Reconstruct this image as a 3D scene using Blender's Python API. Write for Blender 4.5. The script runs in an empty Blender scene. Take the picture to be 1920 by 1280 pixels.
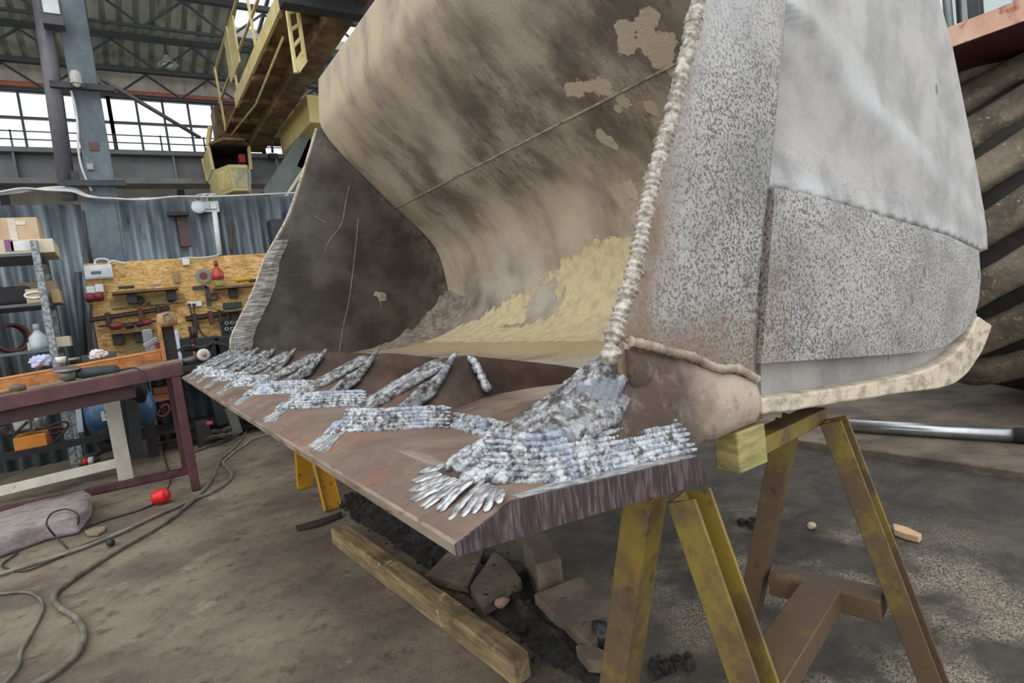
import bpy, bmesh, math, random
from mathutils import Vector, Matrix, noise
random.seed(7)
sc = bpy.context.scene
col = sc.collection
V = Vector
# ---------------------------------------------------------------- camera
CAM_H = 1.25
FPX, ROLL, PITCH, YAW = 1100.0, -.12342, .07437, .57347
def cam_basis():
    cy, sy = math.cos(YAW), math.sin(YAW)
    fw = V((sy, cy, 0)); rt = V((cy, -sy, 0)); up = V((0, 0, 1))
    cp, sp = math.cos(PITCH), math.sin(PITCH)
    fw2 = fw*cp - up*sp; up2 = up*cp + fw*sp
    cr, sr = math.cos(ROLL), math.sin(ROLL)
    return rt*cr + up2*sr, -rt*sr + up2*cr, fw2
RR, UU, FF = cam_basis()
CC = V((0, 0, CAM_H))
cd = bpy.data.cameras.new('camera'); cam = bpy.data.objects.new('camera', cd); col.objects.link(cam)
cd.sensor_width = 36; cd.lens = FPX/1920*36; cd.clip_start = .02; cd.clip_end = 200
cam.matrix_world = Matrix(((RR.x, UU.x, -FF.x, 0), (RR.y, UU.y, -FF.y, 0), (RR.z, UU.z, -FF.z, CAM_H), (0, 0, 0, 1)))
sc.camera = cam
# a sight line of the surveyed photograph met with a plane of the place
def ray(x, y): return FF + RR*((x-960)/FPX) - UU*((y-640)/FPX)
def at(x, y, Y): d = ray(x, y); return CC + d*(Y/d.y)
def atz(x, y, Z=0): d = ray(x, y); return CC + d*((Z-CAM_H)/d.z)
def atx(x, y, X): d = ray(x, y); return CC + d*(X/d.x)
# ---------------------------------------------------------------- objects
def tag(o, label=None, cat=None, group=None, kind=None):
    if label: o['label'] = label
    if cat: o['category'] = cat
    if group: o['group'] = group
    if kind: o['kind'] = kind
    return o
def thing(name, loc, label, cat, group=None):
    o = bpy.data.objects.new(name, None); col.objects.link(o); o.location = loc
    o.empty_display_size = .1
    return tag(o, label, cat, group)
def wloc(o):
    p = V((0, 0, 0))
    while o is not None: p = p + o.location; o = o.parent
    return p
class MB:
    def __init__(s): s.v = []; s.f = []; s.uv = None; s.attr = {}
    def add(s, vs, fs):
        n = len(s.v); s.v += [V(p) for p in vs]; s.f += [[i+n for i in f] for f in fs]; return s
    def box(s, c, sz, rot=None):
        c = V(c); h = V(sz)/2; vs = []
        for i in range(8):
            p = V(((1 if i & 1 else -1)*h.x, (1 if i & 2 else -1)*h.y, (1 if i & 4 else -1)*h.z))
            if rot is not None: p = rot @ p
            vs.append(c+p)
        return s.add(vs, [(0,2,3,1),(4,5,7,6),(0,1,5,4),(2,6,7,3),(0,4,6,2),(1,3,7,5)])
    def box2(s, a, b):
        a = V(a); b = V(b); return s.box((a+b)/2, [abs(q) for q in (b-a)])
    def bar(s, p, q, w, h, up=(0,0,1)):
        p = V(p); q = V(q); d = (q-p).normalized(); u = V(up)
        sd = d.cross(u)
        if sd.length < 1e-4: sd = d.cross(V((1,0,0)))
        sd.normalize(); u = sd.cross(d).normalized()
        vs = []
        for e in (p, q):
            for a, b in ((-1,-1),(1,-1),(1,1),(-1,1)): vs.append(e + sd*(a*w/2) + u*(b*h/2))
        return s.add(vs, [(3,2,1,0),(4,5,6,7),(0,1,5,4),(1,2,6,5),(2,3,7,6),(3,0,4,7)])
    def tube(s, pts, r, n=8, flat=None, cap=True):
        pts = [V(p) for p in pts]; m = len(pts)
        if m < 2: return s
        rs = r if isinstance(r, (list, tuple)) else [r]*m
        t0 = (pts[1]-pts[0]).normalized()
        nr = V(flat[0]) if flat else (V((0,0,1)) if abs(t0.z) < .9 else V((1,0,0)))
        fl = flat[1] if flat else 1.0
        vs = []
        for i in range(m):
            t = (pts[min(i+1, m-1)]-pts[max(i-1, 0)])
            if t.length < 1e-9: t = t0
            t.normalize()
            nr = nr - t*nr.dot(t)
            if nr.length < 1e-6: nr = t.orthogonal()
            nr.normalize(); bn = t.cross(nr)
            for k in range(n):
                a = 2*math.pi*k/n
                vs.append(pts[i] + nr*(math.cos(a)*rs[i]*fl) + bn*(math.sin(a)*rs[i]))
        fs = []
        for i in range(m-1):
            for k in range(n):
                a = i*n+k; b = i*n+(k+1) % n
                fs.append((a, b, b+n, a+n))
        if cap: fs += [tuple(range(n))[::-1], tuple(range((m-1)*n, m*n))]
        return s.add(vs, fs)
    def cyl(s, p, q, r, r2=None, n=16): return s.tube([p, q], [r, r if r2 is None else r2], n)
    def lathe(s, prof, o=(0,0,0), axis=(0,0,1), n=24):
        ax = V(axis).normalized(); u = ax.orthogonal().normalized(); w = ax.cross(u); o = V(o)
        vs = []; fs = []
        for (r, h) in prof:
            for k in range(n):
                a = 2*math.pi*k/n; vs.append(o + ax*h + (u*math.cos(a)+w*math.sin(a))*max(r, 1e-4))
        for i in range(len(prof)-1):
            for k in range(n):
                a = i*n+k; b = i*n+(k+1) % n; fs.append((a, b, b+n, a+n))
        L = (len(prof)-1)*n
        if prof[0][0] > .002 and prof[-1][0] > .002: fs += [(L+k, L+(k+1) % n, (k+1) % n, k) for k in range(n)]
        else: fs += [tuple(range(n))[::-1], tuple(range(L, L+n))]
        return s.add(vs, fs)
    def prism(s, poly, off):
        m = len(poly); off = V(off); p = [V(q) for q in poly]
        vs = p + [q+off for q in p]
        return s.add(vs, [tuple(range(m))[::-1], tuple(range(m, 2*m))] + [(i, (i+1) % m, (i+1) % m+m, i+m) for i in range(m)])
    def loft(s, rings, closed=True, cap=True):
        n = len(rings[0]); vs = [p for r in rings for p in r]; fs = []
        for i in range(len(rings)-1):
            for k in range(n if closed else n-1):
                a = i*n+k; b = i*n+(k+1) % n; fs.append((a, b, b+n, a+n))
        if cap and closed: fs += [tuple(range(n))[::-1], tuple(range((len(rings)-1)*n, len(rings)*n))]
        return s.add(vs, fs)
    def grid(s, fn, nu, nv):
        vs = [fn(i/nu, j/nv) for i in range(nu+1) for j in range(nv+1)]
        return s.add(vs, [(i*(nv+1)+j, (i+1)*(nv+1)+j, (i+1)*(nv+1)+j+1, i*(nv+1)+j+1) for i in range(nu) for j in range(nv)])
    def blob(s, c, r, seed=0, amp=.25, n=3, fr=1.5):
        bm = bmesh.new(); bmesh.ops.create_icosphere(bm, subdivisions=n, radius=1)
        r = V(r) if not isinstance(r, (int, float)) else V((r, r, r)); vs = []
        for v in bm.verts:
            k = 1+amp*noise.noise(v.co*fr+V((seed*3.1, seed*1.7, seed)))+amp*.5*noise.noise(v.co*fr*2.7+V((seed, 5, 9)))
            vs.append(V(c)+V((v.co.x*r.x, v.co.y*r.y, v.co.z*r.z))*k)
        fs = [[v.index for v in f.verts] for f in bm.faces]; bm.free()
        return s.add(vs, fs)
    def build(s, name, m, parent=None, bevel=0, smooth=False, origin=None, label=None, cat=None, group=None, kind=None, fix=True, seg=2, weld=False):
        me = bpy.data.meshes.new(name)
        if parent is not None: o0 = wloc(parent)
        elif origin is not None: o0 = V(origin)
        else:
            xs = [p.x for p in s.v]; ys = [p.y for p in s.v]; zs = [p.z for p in s.v]
            o0 = V(((min(xs)+max(xs))/2, (min(ys)+max(ys))/2, min(zs)))
        me.from_pydata([p-o0 for p in s.v], [], s.f)
        if fix:
            bm = bmesh.new(); bm.from_mesh(me); bmesh.ops.recalc_face_normals(bm, faces=bm.faces[:]); bm.to_mesh(me); bm.free()
        for k, vals in s.attr.items():
            a = me.attributes.new(k, 'FLOAT', 'POINT'); a.data.foreach_set('value', vals)
        me.materials.append(m)
        if smooth:
            me.polygons.foreach_set('use_smooth', [True]*len(me.polygons))
        me.update()
        o = bpy.data.objects.new(name, me); col.objects.link(o)
        if parent is not None: o.parent = parent
        else: o.location = o0
        if bevel:
            b = o.modifiers.new('bevel', 'BEVEL'); b.width = bevel; b.segments = seg; b.limit_method = 'ANGLE'; b.angle_limit = .6
            if smooth is None or not smooth:
                me.polygons.foreach_set('use_smooth', [True]*len(me.polygons)); b.harden_normals = True
        return tag(o, label, cat, group, kind)
def catmull(pts, k=6):
    pts = [V(p) for p in pts]; out = []
    for i in range(len(pts)-1):
        p0 = pts[max(i-1, 0)]; p1 = pts[i]; p2 = pts[i+1]; p3 = pts[min(i+2, len(pts)-1)]
        for j in range(k):
            t = j/k
            out.append(.5*((2*p1)+(p2-p0)*t+(2*p0-5*p1+4*p2-p3)*t*t+(3*p1-p0-3*p2+p3)*t**3))
    out.append(pts[-1]); return out
def children(o): return [c for c in bpy.data.objects if c.parent == o]
def copy_tree(o, parent=None, name=None):
    kids = children(o)
    c = o.copy(); col.objects.link(c); c.parent = parent
    for ch in kids: copy_tree(ch, c)
    return c
def sstep(a, b, x):
    t = max(0, min(1, (x-a)/(b-a))); return t*t*(3-2*t)
# ---------------------------------------------------------------- materials
class N:
    def __init__(s, name):
        s.m = bpy.data.materials.new(name); s.m.use_nodes = True; s.t = s.m.node_tree; s.t.nodes.clear()
        s.out = s.t.nodes.new('ShaderNodeOutputMaterial'); s.b = s.t.nodes.new('ShaderNodeBsdfPrincipled')
        s.t.links.new(s.b.outputs[0], s.out.inputs[0])
        tc = s.t.nodes.new('ShaderNodeTexCoord'); s.co = tc.outputs['Object']
    def new(s, k): return s.t.nodes.new('ShaderNode'+k)
    def set(s, sock, v):
        if isinstance(v, bpy.types.NodeSocket): s.t.links.new(v, sock)
        elif isinstance(v, (tuple, list)) and len(v) == 3 and sock.type == 'RGBA': sock.default_value = (*v, 1)
        else: sock.default_value = v
    def map(s, scale=(1,1,1), rot=(0,0,0)):
        n = s.new('Mapping'); s.set(n.inputs[0], s.co); n.inputs['Scale'].default_value = scale; n.inputs['Rotation'].default_value = rot
        return n.outputs[0]
    def noise(s, scale=5, detail=4, rough=.55, co=None, dist=0):
        n = s.new('TexNoise'); s.set(n.inputs['Vector'], co if co is not None else s.co)
        n.inputs['Scale'].default_value = scale; n.inputs['Detail'].default_value = detail
        n.inputs['Roughness'].default_value = rough; n.inputs['Distortion'].default_value = dist
        return n.outputs['Fac']
    def voro(s, scale=5, co=None, feat='F1', out='Distance'):
        n = s.new('TexVoronoi'); n.feature = feat; s.set(n.inputs['Vector'], co if co is not None else s.co); n.inputs['Scale'].default_value = scale
        return n.outputs[out]
    def ramp(s, fac, lo, hi):
        n = s.new('MapRange'); n.interpolation_type = 'SMOOTHSTEP'; s.set(n.inputs[0], fac); n.inputs[1].default_value = lo; n.inputs[2].default_value = hi
        return n.outputs[0]
    def mix(s, fac, a, b):
        n = s.new('Mix'); n.data_type = 'RGBA'; s.set(n.inputs[0], fac); s.set(n.inputs[6], a); s.set(n.inputs[7], b); return n.outputs[2]
    def math(s, op, a, b=0):
        n = s.new('Math'); n.operation = op; s.set(n.inputs[0], a); s.set(n.inputs[1], b); return n.outputs[0]
    def attr(s, name):
        n = s.new('Attribute'); n.attribute_name = name; return n.outputs['Fac']
    def axis(s, i):
        n = s.new('SeparateXYZ'); s.set(n.inputs[0], s.co); return n.outputs[i]
    def bump(s, h, strength=.3, dist=.01):
        n = s.new('Bump'); n.inputs['Strength'].default_value = strength; n.inputs['Distance'].default_value = dist
        s.set(n.inputs['Height'], h); s.set(s.b.inputs['Normal'], n.outputs[0])
    def done(s, color, rough=.6, metal=0, spec=None):
        s.set(s.b.inputs['Base Color'], color); s.set(s.b.inputs['Roughness'], rough); s.set(s.b.inputs['Metallic'], metal)
        if spec is not None: s.b.inputs['Specular IOR Level'].default_value = spec
        return s.m
def hx(h):
    return tuple((lambda c: c/12.92 if c <= .04045 else ((c+.055)/1.055)**2.4)(int(h[i:i+2], 16)/255) for i in (0, 2, 4))
def mottle(name, a, b, scale=6, rough=.7, metal=0, c=None, cs=25, clo=.55, chi=.65, bump=.2, bs=40, bd=.004, stretch=(1,1,1), detail=5, lo=.35, hi=.65):
    n = N(name); co = n.map(stretch)
    f = n.ramp(n.noise(scale, detail, .6, co), lo, hi); cl = n.mix(f, hx(a), hx(b))
    if c: cl = n.mix(n.ramp(n.noise(cs, 4, .6, co), clo, chi), cl, hx(c))
    if bump: n.bump(n.noise(bs, 5, .6), bump, bd)
    return n.done(cl, rough, metal)
def flat(name, c, rough=.5, metal=0, dirt=.12, spec=None):
    n = N(name); base = hx(c); f = n.ramp(n.noise(9, 5, .65), .35, .75)
    d = tuple(q*(1-dirt*2.2) for q in base)
    return n.done(n.mix(f, base, d), rough, metal, spec)
def emit(name, c, s):
    n = N(name); n.b.inputs['Base Color'].default_value = (*hx(c), 1)
    n.b.inputs['Emission Color'].default_value = (*hx(c), 1); n.b.inputs['Emission Strength'].default_value = s; return n.m
# ================================================================ bucket
TX, TZ = .30, .95
def B(X, Y, Z): return V((X+TX, Y, Z+TZ))
def nY(X, off=0): return .72+off+.07*(X-.35)
def fY(X, off=0): return 5.13+off-.07*(X-.35)
def onN(x, y, off=0):        # survey of the near side plate -> (X, Z)
    d = ray(x, y); t = (.72+off-.07*(.35+TX))/(d.y-.07*d.x); p = CC+d*t
    return (p.x-TX, p.z-TZ)
def N3(q, off=0): return B(q[0], nY(q[0], off), q[1])
def zlip(X): return .035*X/.089 if X < .089 else .035-.095*(X-.089)

# ---- materials of the bucket
n = N('bucket_inside_steel')
s_ = n.attr('arc'); yy = n.axis(1)
cmb = n.new('CombineXYZ'); n.set(cmb.inputs[0], n.math('MULTIPLY', s_, .35)); n.set(cmb.inputs[1], yy)
streak = cmb.outputs[0]
cmb2 = n.new('CombineXYZ'); n.set(cmb2.inputs[0], n.math('MULTIPLY', s_, .55)); n.set(cmb2.inputs[1], n.math('ADD', yy, n.math('MULTIPLY', s_, -.13)))
diag = cmb2.outputs[0]
base = n.mix(n.ramp(n.noise(2.8, 8, .70, diag), .38, .64), hx('5f584d'), hx('a39a8c'))
base = n.mix(n.ramp(n.noise(20, 8, .75, diag), .50, .70), base, hx('4d453b'))
base = n.mix(n.ramp(n.noise(1.3, 3, .5, n.map((1,1,1), (0,0,1))), .48, .72), base, hx('b3aa9b'))
base = n.mix(n.ramp(n.noise(90, 3, .6), .58, .72), base, hx('6b6255'))
pale = n.attr('pale')
pf = n.math('MULTIPLY', n.ramp(n.noise(5, 6, .65, diag), .25, .62), pale)
base = n.mix(pf, base, hx('c0b094'))
cake = n.ramp(n.math('ADD', n.attr('mud'), n.math('MULTIPLY', n.math('SUBTRACT', n.noise(11, 7, .68), .5), 1.3)), .5, .56)
base = n.mix(n.math('MULTIPLY', n.attr('tan'), .85), base, hx('b29c78'))
ck = n.mix(n.ramp(n.noise(14, 6, .6), .35, .7), hx('d2c29c'), hx('b7a787'))
ck = n.mix(n.attr('grey'), ck, hx('b3a896'))
colr = n.mix(cake, base, ck)
h = n.math('ADD', n.math('MULTIPLY', n.noise(60, 6, .7), .5), n.math('MULTIPLY', cake, n.math('ADD', 1.2, n.math('MULTIPLY', n.noise(30, 5, .7), 2))))
n.bump(h, .55, .010)
M_in = n.done(colr, n.mix(cake, (.62,)*3, (.95,)*3), .0)

n = N('bucket_polished_cheek')
e = n.attr('edge')
c0 = n.mix(n.ramp(n.noise(3, 6, .6), .35, .7), hx('45403c'), hx('66615c'))
c0 = n.mix(n.ramp(n.noise(30, 5, .6, n.map((.25,1,1.6))), .6, .75), c0, hx('6a6259'))
c0 = n.mix(n.math('MULTIPLY', n.ramp(n.noise(9, 6, .75), .35, .7), e), c0, hx('908a80'))
n.bump(n.noise(70, 5, .65), .22, .004)
M_far = n.done(c0, .36, .55)

n = N('hardfaced_edge')
w = n.noise(30, 4, .6, n.map((.35,1,1.8), (0,.45,0)))
M_hard = n.done(n.mix(n.ramp(w, .3, .7), hx('6b6964'), hx('b4b2ac')), .5, .45)
n.bump(w, .8, .02)

def speckle(name, light, dark, brown):
    n = N(name)
    fine = n.noise(150, 2, .5, None, .8); big = n.noise(3, 4, .6)
    amt = n.attr('speck')
    thr = n.math('ADD', .40, n.math('MULTIPLY', n.math('SUBTRACT', 1, amt), .22))
    sp = n.ramp(n.math('SUBTRACT', fine, n.math('MULTIPLY', n.math('SUBTRACT', big, .5), .16)), .52, .56)
    basec = n.mix(n.ramp(n.noise(5, 5, .6), .35, .7), hx(light), hx(dark))
    sf = n.math('MULTIPLY', sp, amt)
    c = n.mix(sf, basec, hx('4f4c48'))
    c = n.mix(n.math('MULTIPLY', n.ramp(n.noise(9, 6, .7), .1, .6), n.attr('rust')), c, hx(brown))
    c = n.mix(n.math('MULTIPLY', n.ramp(n.noise(16, 5, .7, n.map((2.2,1,.35))), .62, .8), .5), c, hx('6d645b'))
    c = n.mix(n.ramp(n.voro(7.5, n.map((1,1,.6))), .095, .07), c, hx('5a5a59'))
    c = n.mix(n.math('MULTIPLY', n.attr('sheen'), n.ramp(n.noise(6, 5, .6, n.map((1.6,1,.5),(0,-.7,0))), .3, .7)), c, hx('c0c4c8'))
    n.bump(n.math('SUBTRACT', n.math('MULTIPLY', n.noise(60, 4, .6), .6), sf), .5, .0035)
    return n.done(c, .52, .12)
M_side = speckle('bucket_side_steel', 'a3a19e', '7f7e7d', '76604a')
M_lip = None
n = N('rusty_lip_steel')
c = n.mix(n.ramp(n.noise(4, 6, .65), .35, .68), hx('6d5a50'), hx('8a7668'))
c = n.mix(n.ramp(n.noise(7, 5, .7), .56, .74), c, hx('8a5e45'))
c = n.mix(n.ramp(n.noise(60, 4, .7), .55, .75), c, hx('5b4a42'))
c = n.mix(n.math('MULTIPLY', n.ramp(n.noise(24, 4, .6, n.map((1,.12,1))), .6, .72), .6), c, hx('a3968a'))
n.bump(n.noise(120, 5, .7), .25, .002)
M_lip = n.done(c, .62, .25)
n = N('sawn_steel_edge')
w = n.noise(240, 3, .65, n.map((1,1,.10), (0,.35,0)))
c = n.mix(n.ramp(w, .40, .72), hx('3b3033'), hx('6e6063'))
c = n.mix(n.ramp(n.noise(5, 4, .6), .5, .7), c, hx('4c352f'))
n.bump(w, .45, .004)
M_cut = n.done(c, .55, .35)
n = N('brown_adapter_steel')
c = n.mix(n.ramp(n.noise(8, 6, .6), .35, .7), hx('45372f'), hx('67544a'))
c = n.mix(n.ramp(n.noise(5, 4, .6), .55, .75), c, hx('735040'))
n.bump(n.noise(90, 4, .65), .25, .003)
M_ad = n.done(c, .55, .4)
n = N('dusty_corner_steel'); gx = n.axis(0)
c = n.mix(n.ramp(n.math('ADD', gx, n.math('MULTIPLY', n.noise(9, 5, .6), .25)), -.62, -.40), hx('4a3b33'), hx('ab9f8d'))
c = n.mix(n.ramp(n.noise(22, 5, .7), .5, .72), c, hx('75685a')); n.bump(n.noise(45, 5, .7), .6, .006)
M_corner = n.done(c, .75, .1)
n = N('base_edge_steel'); gx = n.axis(0)
c = n.mix(n.ramp(n.noise(8, 6, .6), .35, .7), hx('5a4a3f'), hx('7a685a'))
c = n.mix(n.ramp(n.noise(24, 4, .6, n.map((.3,1,1))), .55, .75), c, hx('8d7c6b'))
c = n.mix(n.ramp(n.math('ADD', gx, n.math('MULTIPLY', n.noise(5, 4, .6), .18)), -.66, -.50), c, n.mix(n.ramp(n.noise(9, 5, .65, n.map((.4,1,1))), .35, .7), hx('8b8172'), hx('a99d8b')))
n.bump(n.noise(90, 4, .65), .3, .003); M_base = n.done(c, .65, .15)
n = N('weld_metal')
w = n.noise(70, 4, .65)
w = n.noise(120, 3, .6)
c = n.mix(n.ramp(n.math('ADD', n.math('MULTIPLY', w, .5), n.math('MULTIPLY', n.noise(48, 4, .6), .5)), .38, .58), hx('5e6064'), hx('d6dade'))
c = n.mix(n.math('MULTIPLY', n.ramp(n.noise(17, 3, .6), .50, .62), .6), c, hx('a3aec4'))
c = n.mix(n.ramp(n.noise(34, 4, .65), .62, .72), c, hx('4a4744'))
n.bump(n.noise(210, 4, .75), .9, .004)
M_weld = n.done(c, .40, .8)
n = N('dull_weld_metal')
c = n.mix(n.ramp(n.noise(50, 4, .65), .36, .66), hx('524e4a'), hx('bdbfc2'))
c = n.mix(n.ramp(n.noise(20, 3, .6), .54, .66), c, hx('858a94'))
n.bump(n.noise(210, 4, .75), .9, .004)
M_weld2 = n.done(c, .44, .7)
n = N('dusty_edge_weld'); c = n.mix(n.ramp(n.noise(70, 4, .65), .36, .66), hx('8a8378'), hx('cfc9be')); c = n.mix(n.ramp(n.noise(24, 4, .65), .55, .7), c, hx('6e665c')); n.bump(n.noise(150, 4, .75), .9, .005); M_edgew = n.done(c, .6, .25)
n = N('ground_metal')
w = n.noise(110, 4, .7, n.map((.4,1,1)))
M_grind = n.done(n.mix(n.ramp(w, .34, .66), hx('7c7c7c'), hx('cfd1d3')), .45, .7); n.bump(w, .3, .002)
n = N('dusty_side_weld')
c = n.mix(n.ramp(n.noise(16, 6, .7), .35, .7), hx('a89c8a'), hx('6e6154'))
n.bump(n.noise(70, 5, .7), .6, .008)
M_dustw = n.done(c, .8, .05)
n = N('dark_gap_rubble'); c = n.mix(n.ramp(n.noise(30, 6, .75), .4, .66), hx('3c3834'), hx('98938a')); n.bump(n.noise(60, 5, .7), .8, .01); M_gap = n.done(c, .8)
n = N('cream_dust_rim')
c = n.mix(n.ramp(n.noise(14, 6, .7, n.map((1,1,2))), .42, .66), hx('c3b7a2'), hx('8f8473'))
c = n.mix(n.ramp(n.noise(40, 5, .7), .6, .75), c, hx('756c60'))
n.bump(n.noise(50, 5, .7), .5, .006)
M_rim = n.done(c, .85, 0)

bucket = thing('loader_bucket', B(1.2, 2.9, -.2), 'huge worn steel loader bucket with freshly welded adapters on its lip, propped on trestles', 'loader bucket')

# ---- shell
WPR = [(.70,.03),(1.12,.003),(1.49,-.018),(1.845,.014),(2.09,.10),(2.215,.24),(2.262,.40),(2.268,.514),(2.221,.795),(2.09,1.002),(1.867,1.23),(1.656,1.472),(1.455,1.703),(1.345,1.86),(1.31,2.0),(1.35,2.33)]
dense = catmull([V((x, 0, z)) for x, z in WPR], 10)
arc = [0]
for a, b in zip(dense, dense[1:]): arc.append(arc[-1]+(b-a).length)
def shell_at(s, t):   # arc length, 0 near .. 1 far
    s = max(0, min(arc[-1]-1e-6, s))
    i = max(k for k in range(len(arc)) if arc[k] <= s); i = min(i, len(dense)-2)
    q = dense[i].lerp(dense[i+1], (s-arc[i])/(arc[i+1]-arc[i]))
    y0 = nY(q.x, .06); y1 = fY(q.x, -.01)
    return B(q.x, y0+(y1-y0)*t, q.z)
# dried cake zone and splats, as (arc, y, radius along arc, radius along y, weight)
SPL = [(2.97,1.89,.05,.05,1),(2.95,1.78,.05,.06,1),(2.92,1.93,.03,.04,1),(2.86,1.82,.06,.06,1.1),(2.89,1.93,.03,.07,1),(2.80,1.80,.06,.06,1.1),(2.73,1.80,.06,.03,1),(2.84,1.73,.05,.04,1),
       (2.85,2.33,.05,.07,1),(2.83,2.25,.04,.05,1),(2.79,2.19,.05,.05,1),(2.69,2.13,.05,.045,1),(2.66,2.19,.025,.03,1),(2.58,2.01,.055,.03,1),(2.55,2.40,.06,.035,1),(2.51,2.37,.05,.03,1),
       (2.20,2.44,.055,.055,1),(2.39,2.10,.05,.035,1),(2.03,2.45,.05,.07,1),(1.98,2.38,.04,.05,1),(3.05,1.55,.08,.05,1)]
TRAIL = [(2.50,2.36,2.24,2.42),(2.66,2.10,2.42,2.08),(2.55,2.0,2.42,2.08),(2.15,2.42,2.02,2.38),(2.0,2.5,1.85,2.5)]
YS = [(0.6,1.9),(2.4,1.98),(2.9,2.02),(3.5,1.84),(3.9,1.72),(4.3,1.56),(4.75,1.42),(5.2,1.2)]
def pl(tab, x):
    if x <= tab[0][0]: return tab[0][1]
    for (a, b), (c, d) in zip(tab, tab[1:]):
        if x <= c: return b+(d-b)*(x-a)/(c-a)
    return tab[-1][1]
mb = MB(); nu, nv = 260, 330
mud = []; pale = []; tan = []; grey = []; arcs = []
ss = [arc[-1]*i/nu for i in range(nu+1)]
for i in range(nu+1):
    for j in range(nv+1):
        s = ss[i]; p = shell_at(s, j/nv); y = p.y
        top = pl(YS, y)
        m_ = min(sstep(top+.10, top-.16, s), sstep(1.0, 1.2, s))*.82
        if 1.30 < s < 1.9: m_ -= .62*math.exp(-((s-1.58)/.17)**2-((y-3.42)/.22)**2)+.4*math.exp(-((s-1.38)/.05)**2-((y-3.72)/.14)**2)
        g = 0
        if 1.6 < y < 2.7 or s > 2:
            for a, b, ra, rb, w_ in SPL:
                d = math.hypot((s-a)/ra, (y-b)/rb)
                if d < 1.6:
                    q = w_*(1.06-d*.52)
                    if q > m_: m_ = q; g = 1
            for a, b, c_, d_ in TRAIL:
                if min(a, c_) < s < max(a, c_):
                    yb = b+(d_-b)*(s-a)/(c_-a)
                    q = .62-abs(y-yb)*40
                    if q > m_: m_ = q; g = 1
        mud.append(max(0, m_)); grey.append(g*.85+.0)
        pale.append(min(1, .95*sstep(3.0, 3.7, s)*sstep(1.6, 4.2, y)+.55*sstep(1.6, 2.2, s)*sstep(2.6, 2.1, s)+.5*sstep(4.3, 5.1, y)))
        tan.append(sstep(1.35, 1.1, s)*sstep(.55, .95, s)); arcs.append(s)
ir = list(range((nu+1)*(nv+1)))
mb.grid(lambda u, v: shell_at(u*arc[-1], v), nu, nv)
mb.attr = {'mud': mud, 'pale': pale, 'tan': tan, 'grey': grey, 'arc': arcs}
shell = mb.build('shell', M_in, bucket, smooth=True)
sol = shell.modifiers.new('thickness', 'SOLIDIFY'); sol.thickness = .045; sol.offset = -1
# check which side the thickness must grow to: outward means away from the bucket mouth
if shell.data.polygons[len(shell.data.polygons)//2].normal.x > 0: sol.offset = 1
# raised weld seam across the shell
mb = MB(); pts = []; rs = []
for k in range(260):
    p = shell_at(2.73+.003*noise.noise(V((k*.08, 0, 0))), k/259); pts.append(p); rs.append(.0075*(1+.35*noise.noise(V((k*.6, 3, 1)))))
mb.tube(pts, rs, 6); mb.build('weld_seam', M_dustw, bucket, smooth=True)

# ---- side plates
FRONT = [(.37,.16),(.391,.258),(.45,.36),(.55,.52),(.63,.66),(.712,.835),(.83,1.01),(.965,1.217),(1.152,1.612),(1.289,1.925)]
back = [(q.x, q.z) for q in dense[8:-22]]
# far plate: grid between the front edge and the shell
def by_z(tab, z):
    for (a, b), (c, d) in zip(tab, tab[1:]):
        if b <= z <= d: return a+(c-a)*(z-b)/(d-b if d > b else 1)
    return tab[-1][0] if z > tab[-1][1] else tab[0][0]
backz = [(q.x, q.z) for q in dense if q.x > 1.29 or q.z > .1]
backz = [q for q in backz if q[1] >= .0]
bz = []
for q in backz:
    if not bz or q[1] > bz[-1][1]: bz.append(q)
Z0, Z1 = -.09, 1.93
def far_pt(u, v, off=0):
    z = Z0+(Z1-Z0)*v; xa = by_z(FRONT, z) if z > .16 else .37-.1*(.16-z); xb = by_z(bz, z)
    xb += .05
    if z < .10: xb = max(xb, 1.9)
    if z > 1.8: xa = min(xa, xb-.004)
    x = xa+(xb-xa)*u
    return B(x, fY(x, off), z)
mb = MB(); mb.grid(lambda u, v: far_pt(u, v), 90, 110)
mb.attr['edge'] = [min(1, sstep(.75, 1.0, (i/90))*.8+.8*sstep(.75, 1, j/110)*.6+sstep(.06, .0, j/110)) for i in range(91) for j in range(111)]
fp = mb.build('side_plate', M_far, bucket, smooth=True)
so = fp.modifiers.new('thickness', 'SOLIDIFY'); so.thickness = .04; so.offset = -1
if fp.data.polygons[10].normal.y > 0: so.offset = 1
so.offset = so.offset
# hard-faced strip along its front edge, and the pale edge itself
mb = MB()
ins = []; out_ = []
for k in range(40):
    z = .05+.95*k/39; xa = by_z(FRONT, max(z, .16))-(.0 if z > .16 else .12*(.16-z)); w_ = .15+.012*noise.noise(V((k*.4, 0, 0)))-.05*sstep(.5, 1, k/39)
    out_.append(B(xa-.008, fY(xa, .012), z)); ins.append((xa, w_, z))
rings = []
for k, (xa, w_, z) in enumerate(ins):
    b_ = .004*noise.noise(V((0, k*.7, 2)))
    rings.append([B(xa-.012, fY(xa, .03), z), B(xa-.012, fY(xa, -.02+b_), z), B(xa+w_*.5, fY(xa+w_*.5, -.026+b_), z), B(xa+w_, fY(xa+w_, -.016+b_), z), B(xa+w_+.01, fY(xa+w_, .01), z), B(xa+w_, fY(xa+w_, .03), z)])
mb.loft(rings); mb.build('edge_strip', M_hard, bucket, smooth=False, label='striped grey hard-faced front strip of the far side plate')
mb = MB(); pts = [B(x-.006, fY(x, .018), z) for x, z in catmull2(FRONT)] if False else [B(q.x-.006, fY(q.x, .018), q.z) for q in catmull([V((x, 0, z)) for x, z in FRONT], 6)]
mb.tube(pts, .013, 8); mb.build('edge_bead', M_rim, bucket, smooth=True)

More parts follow.
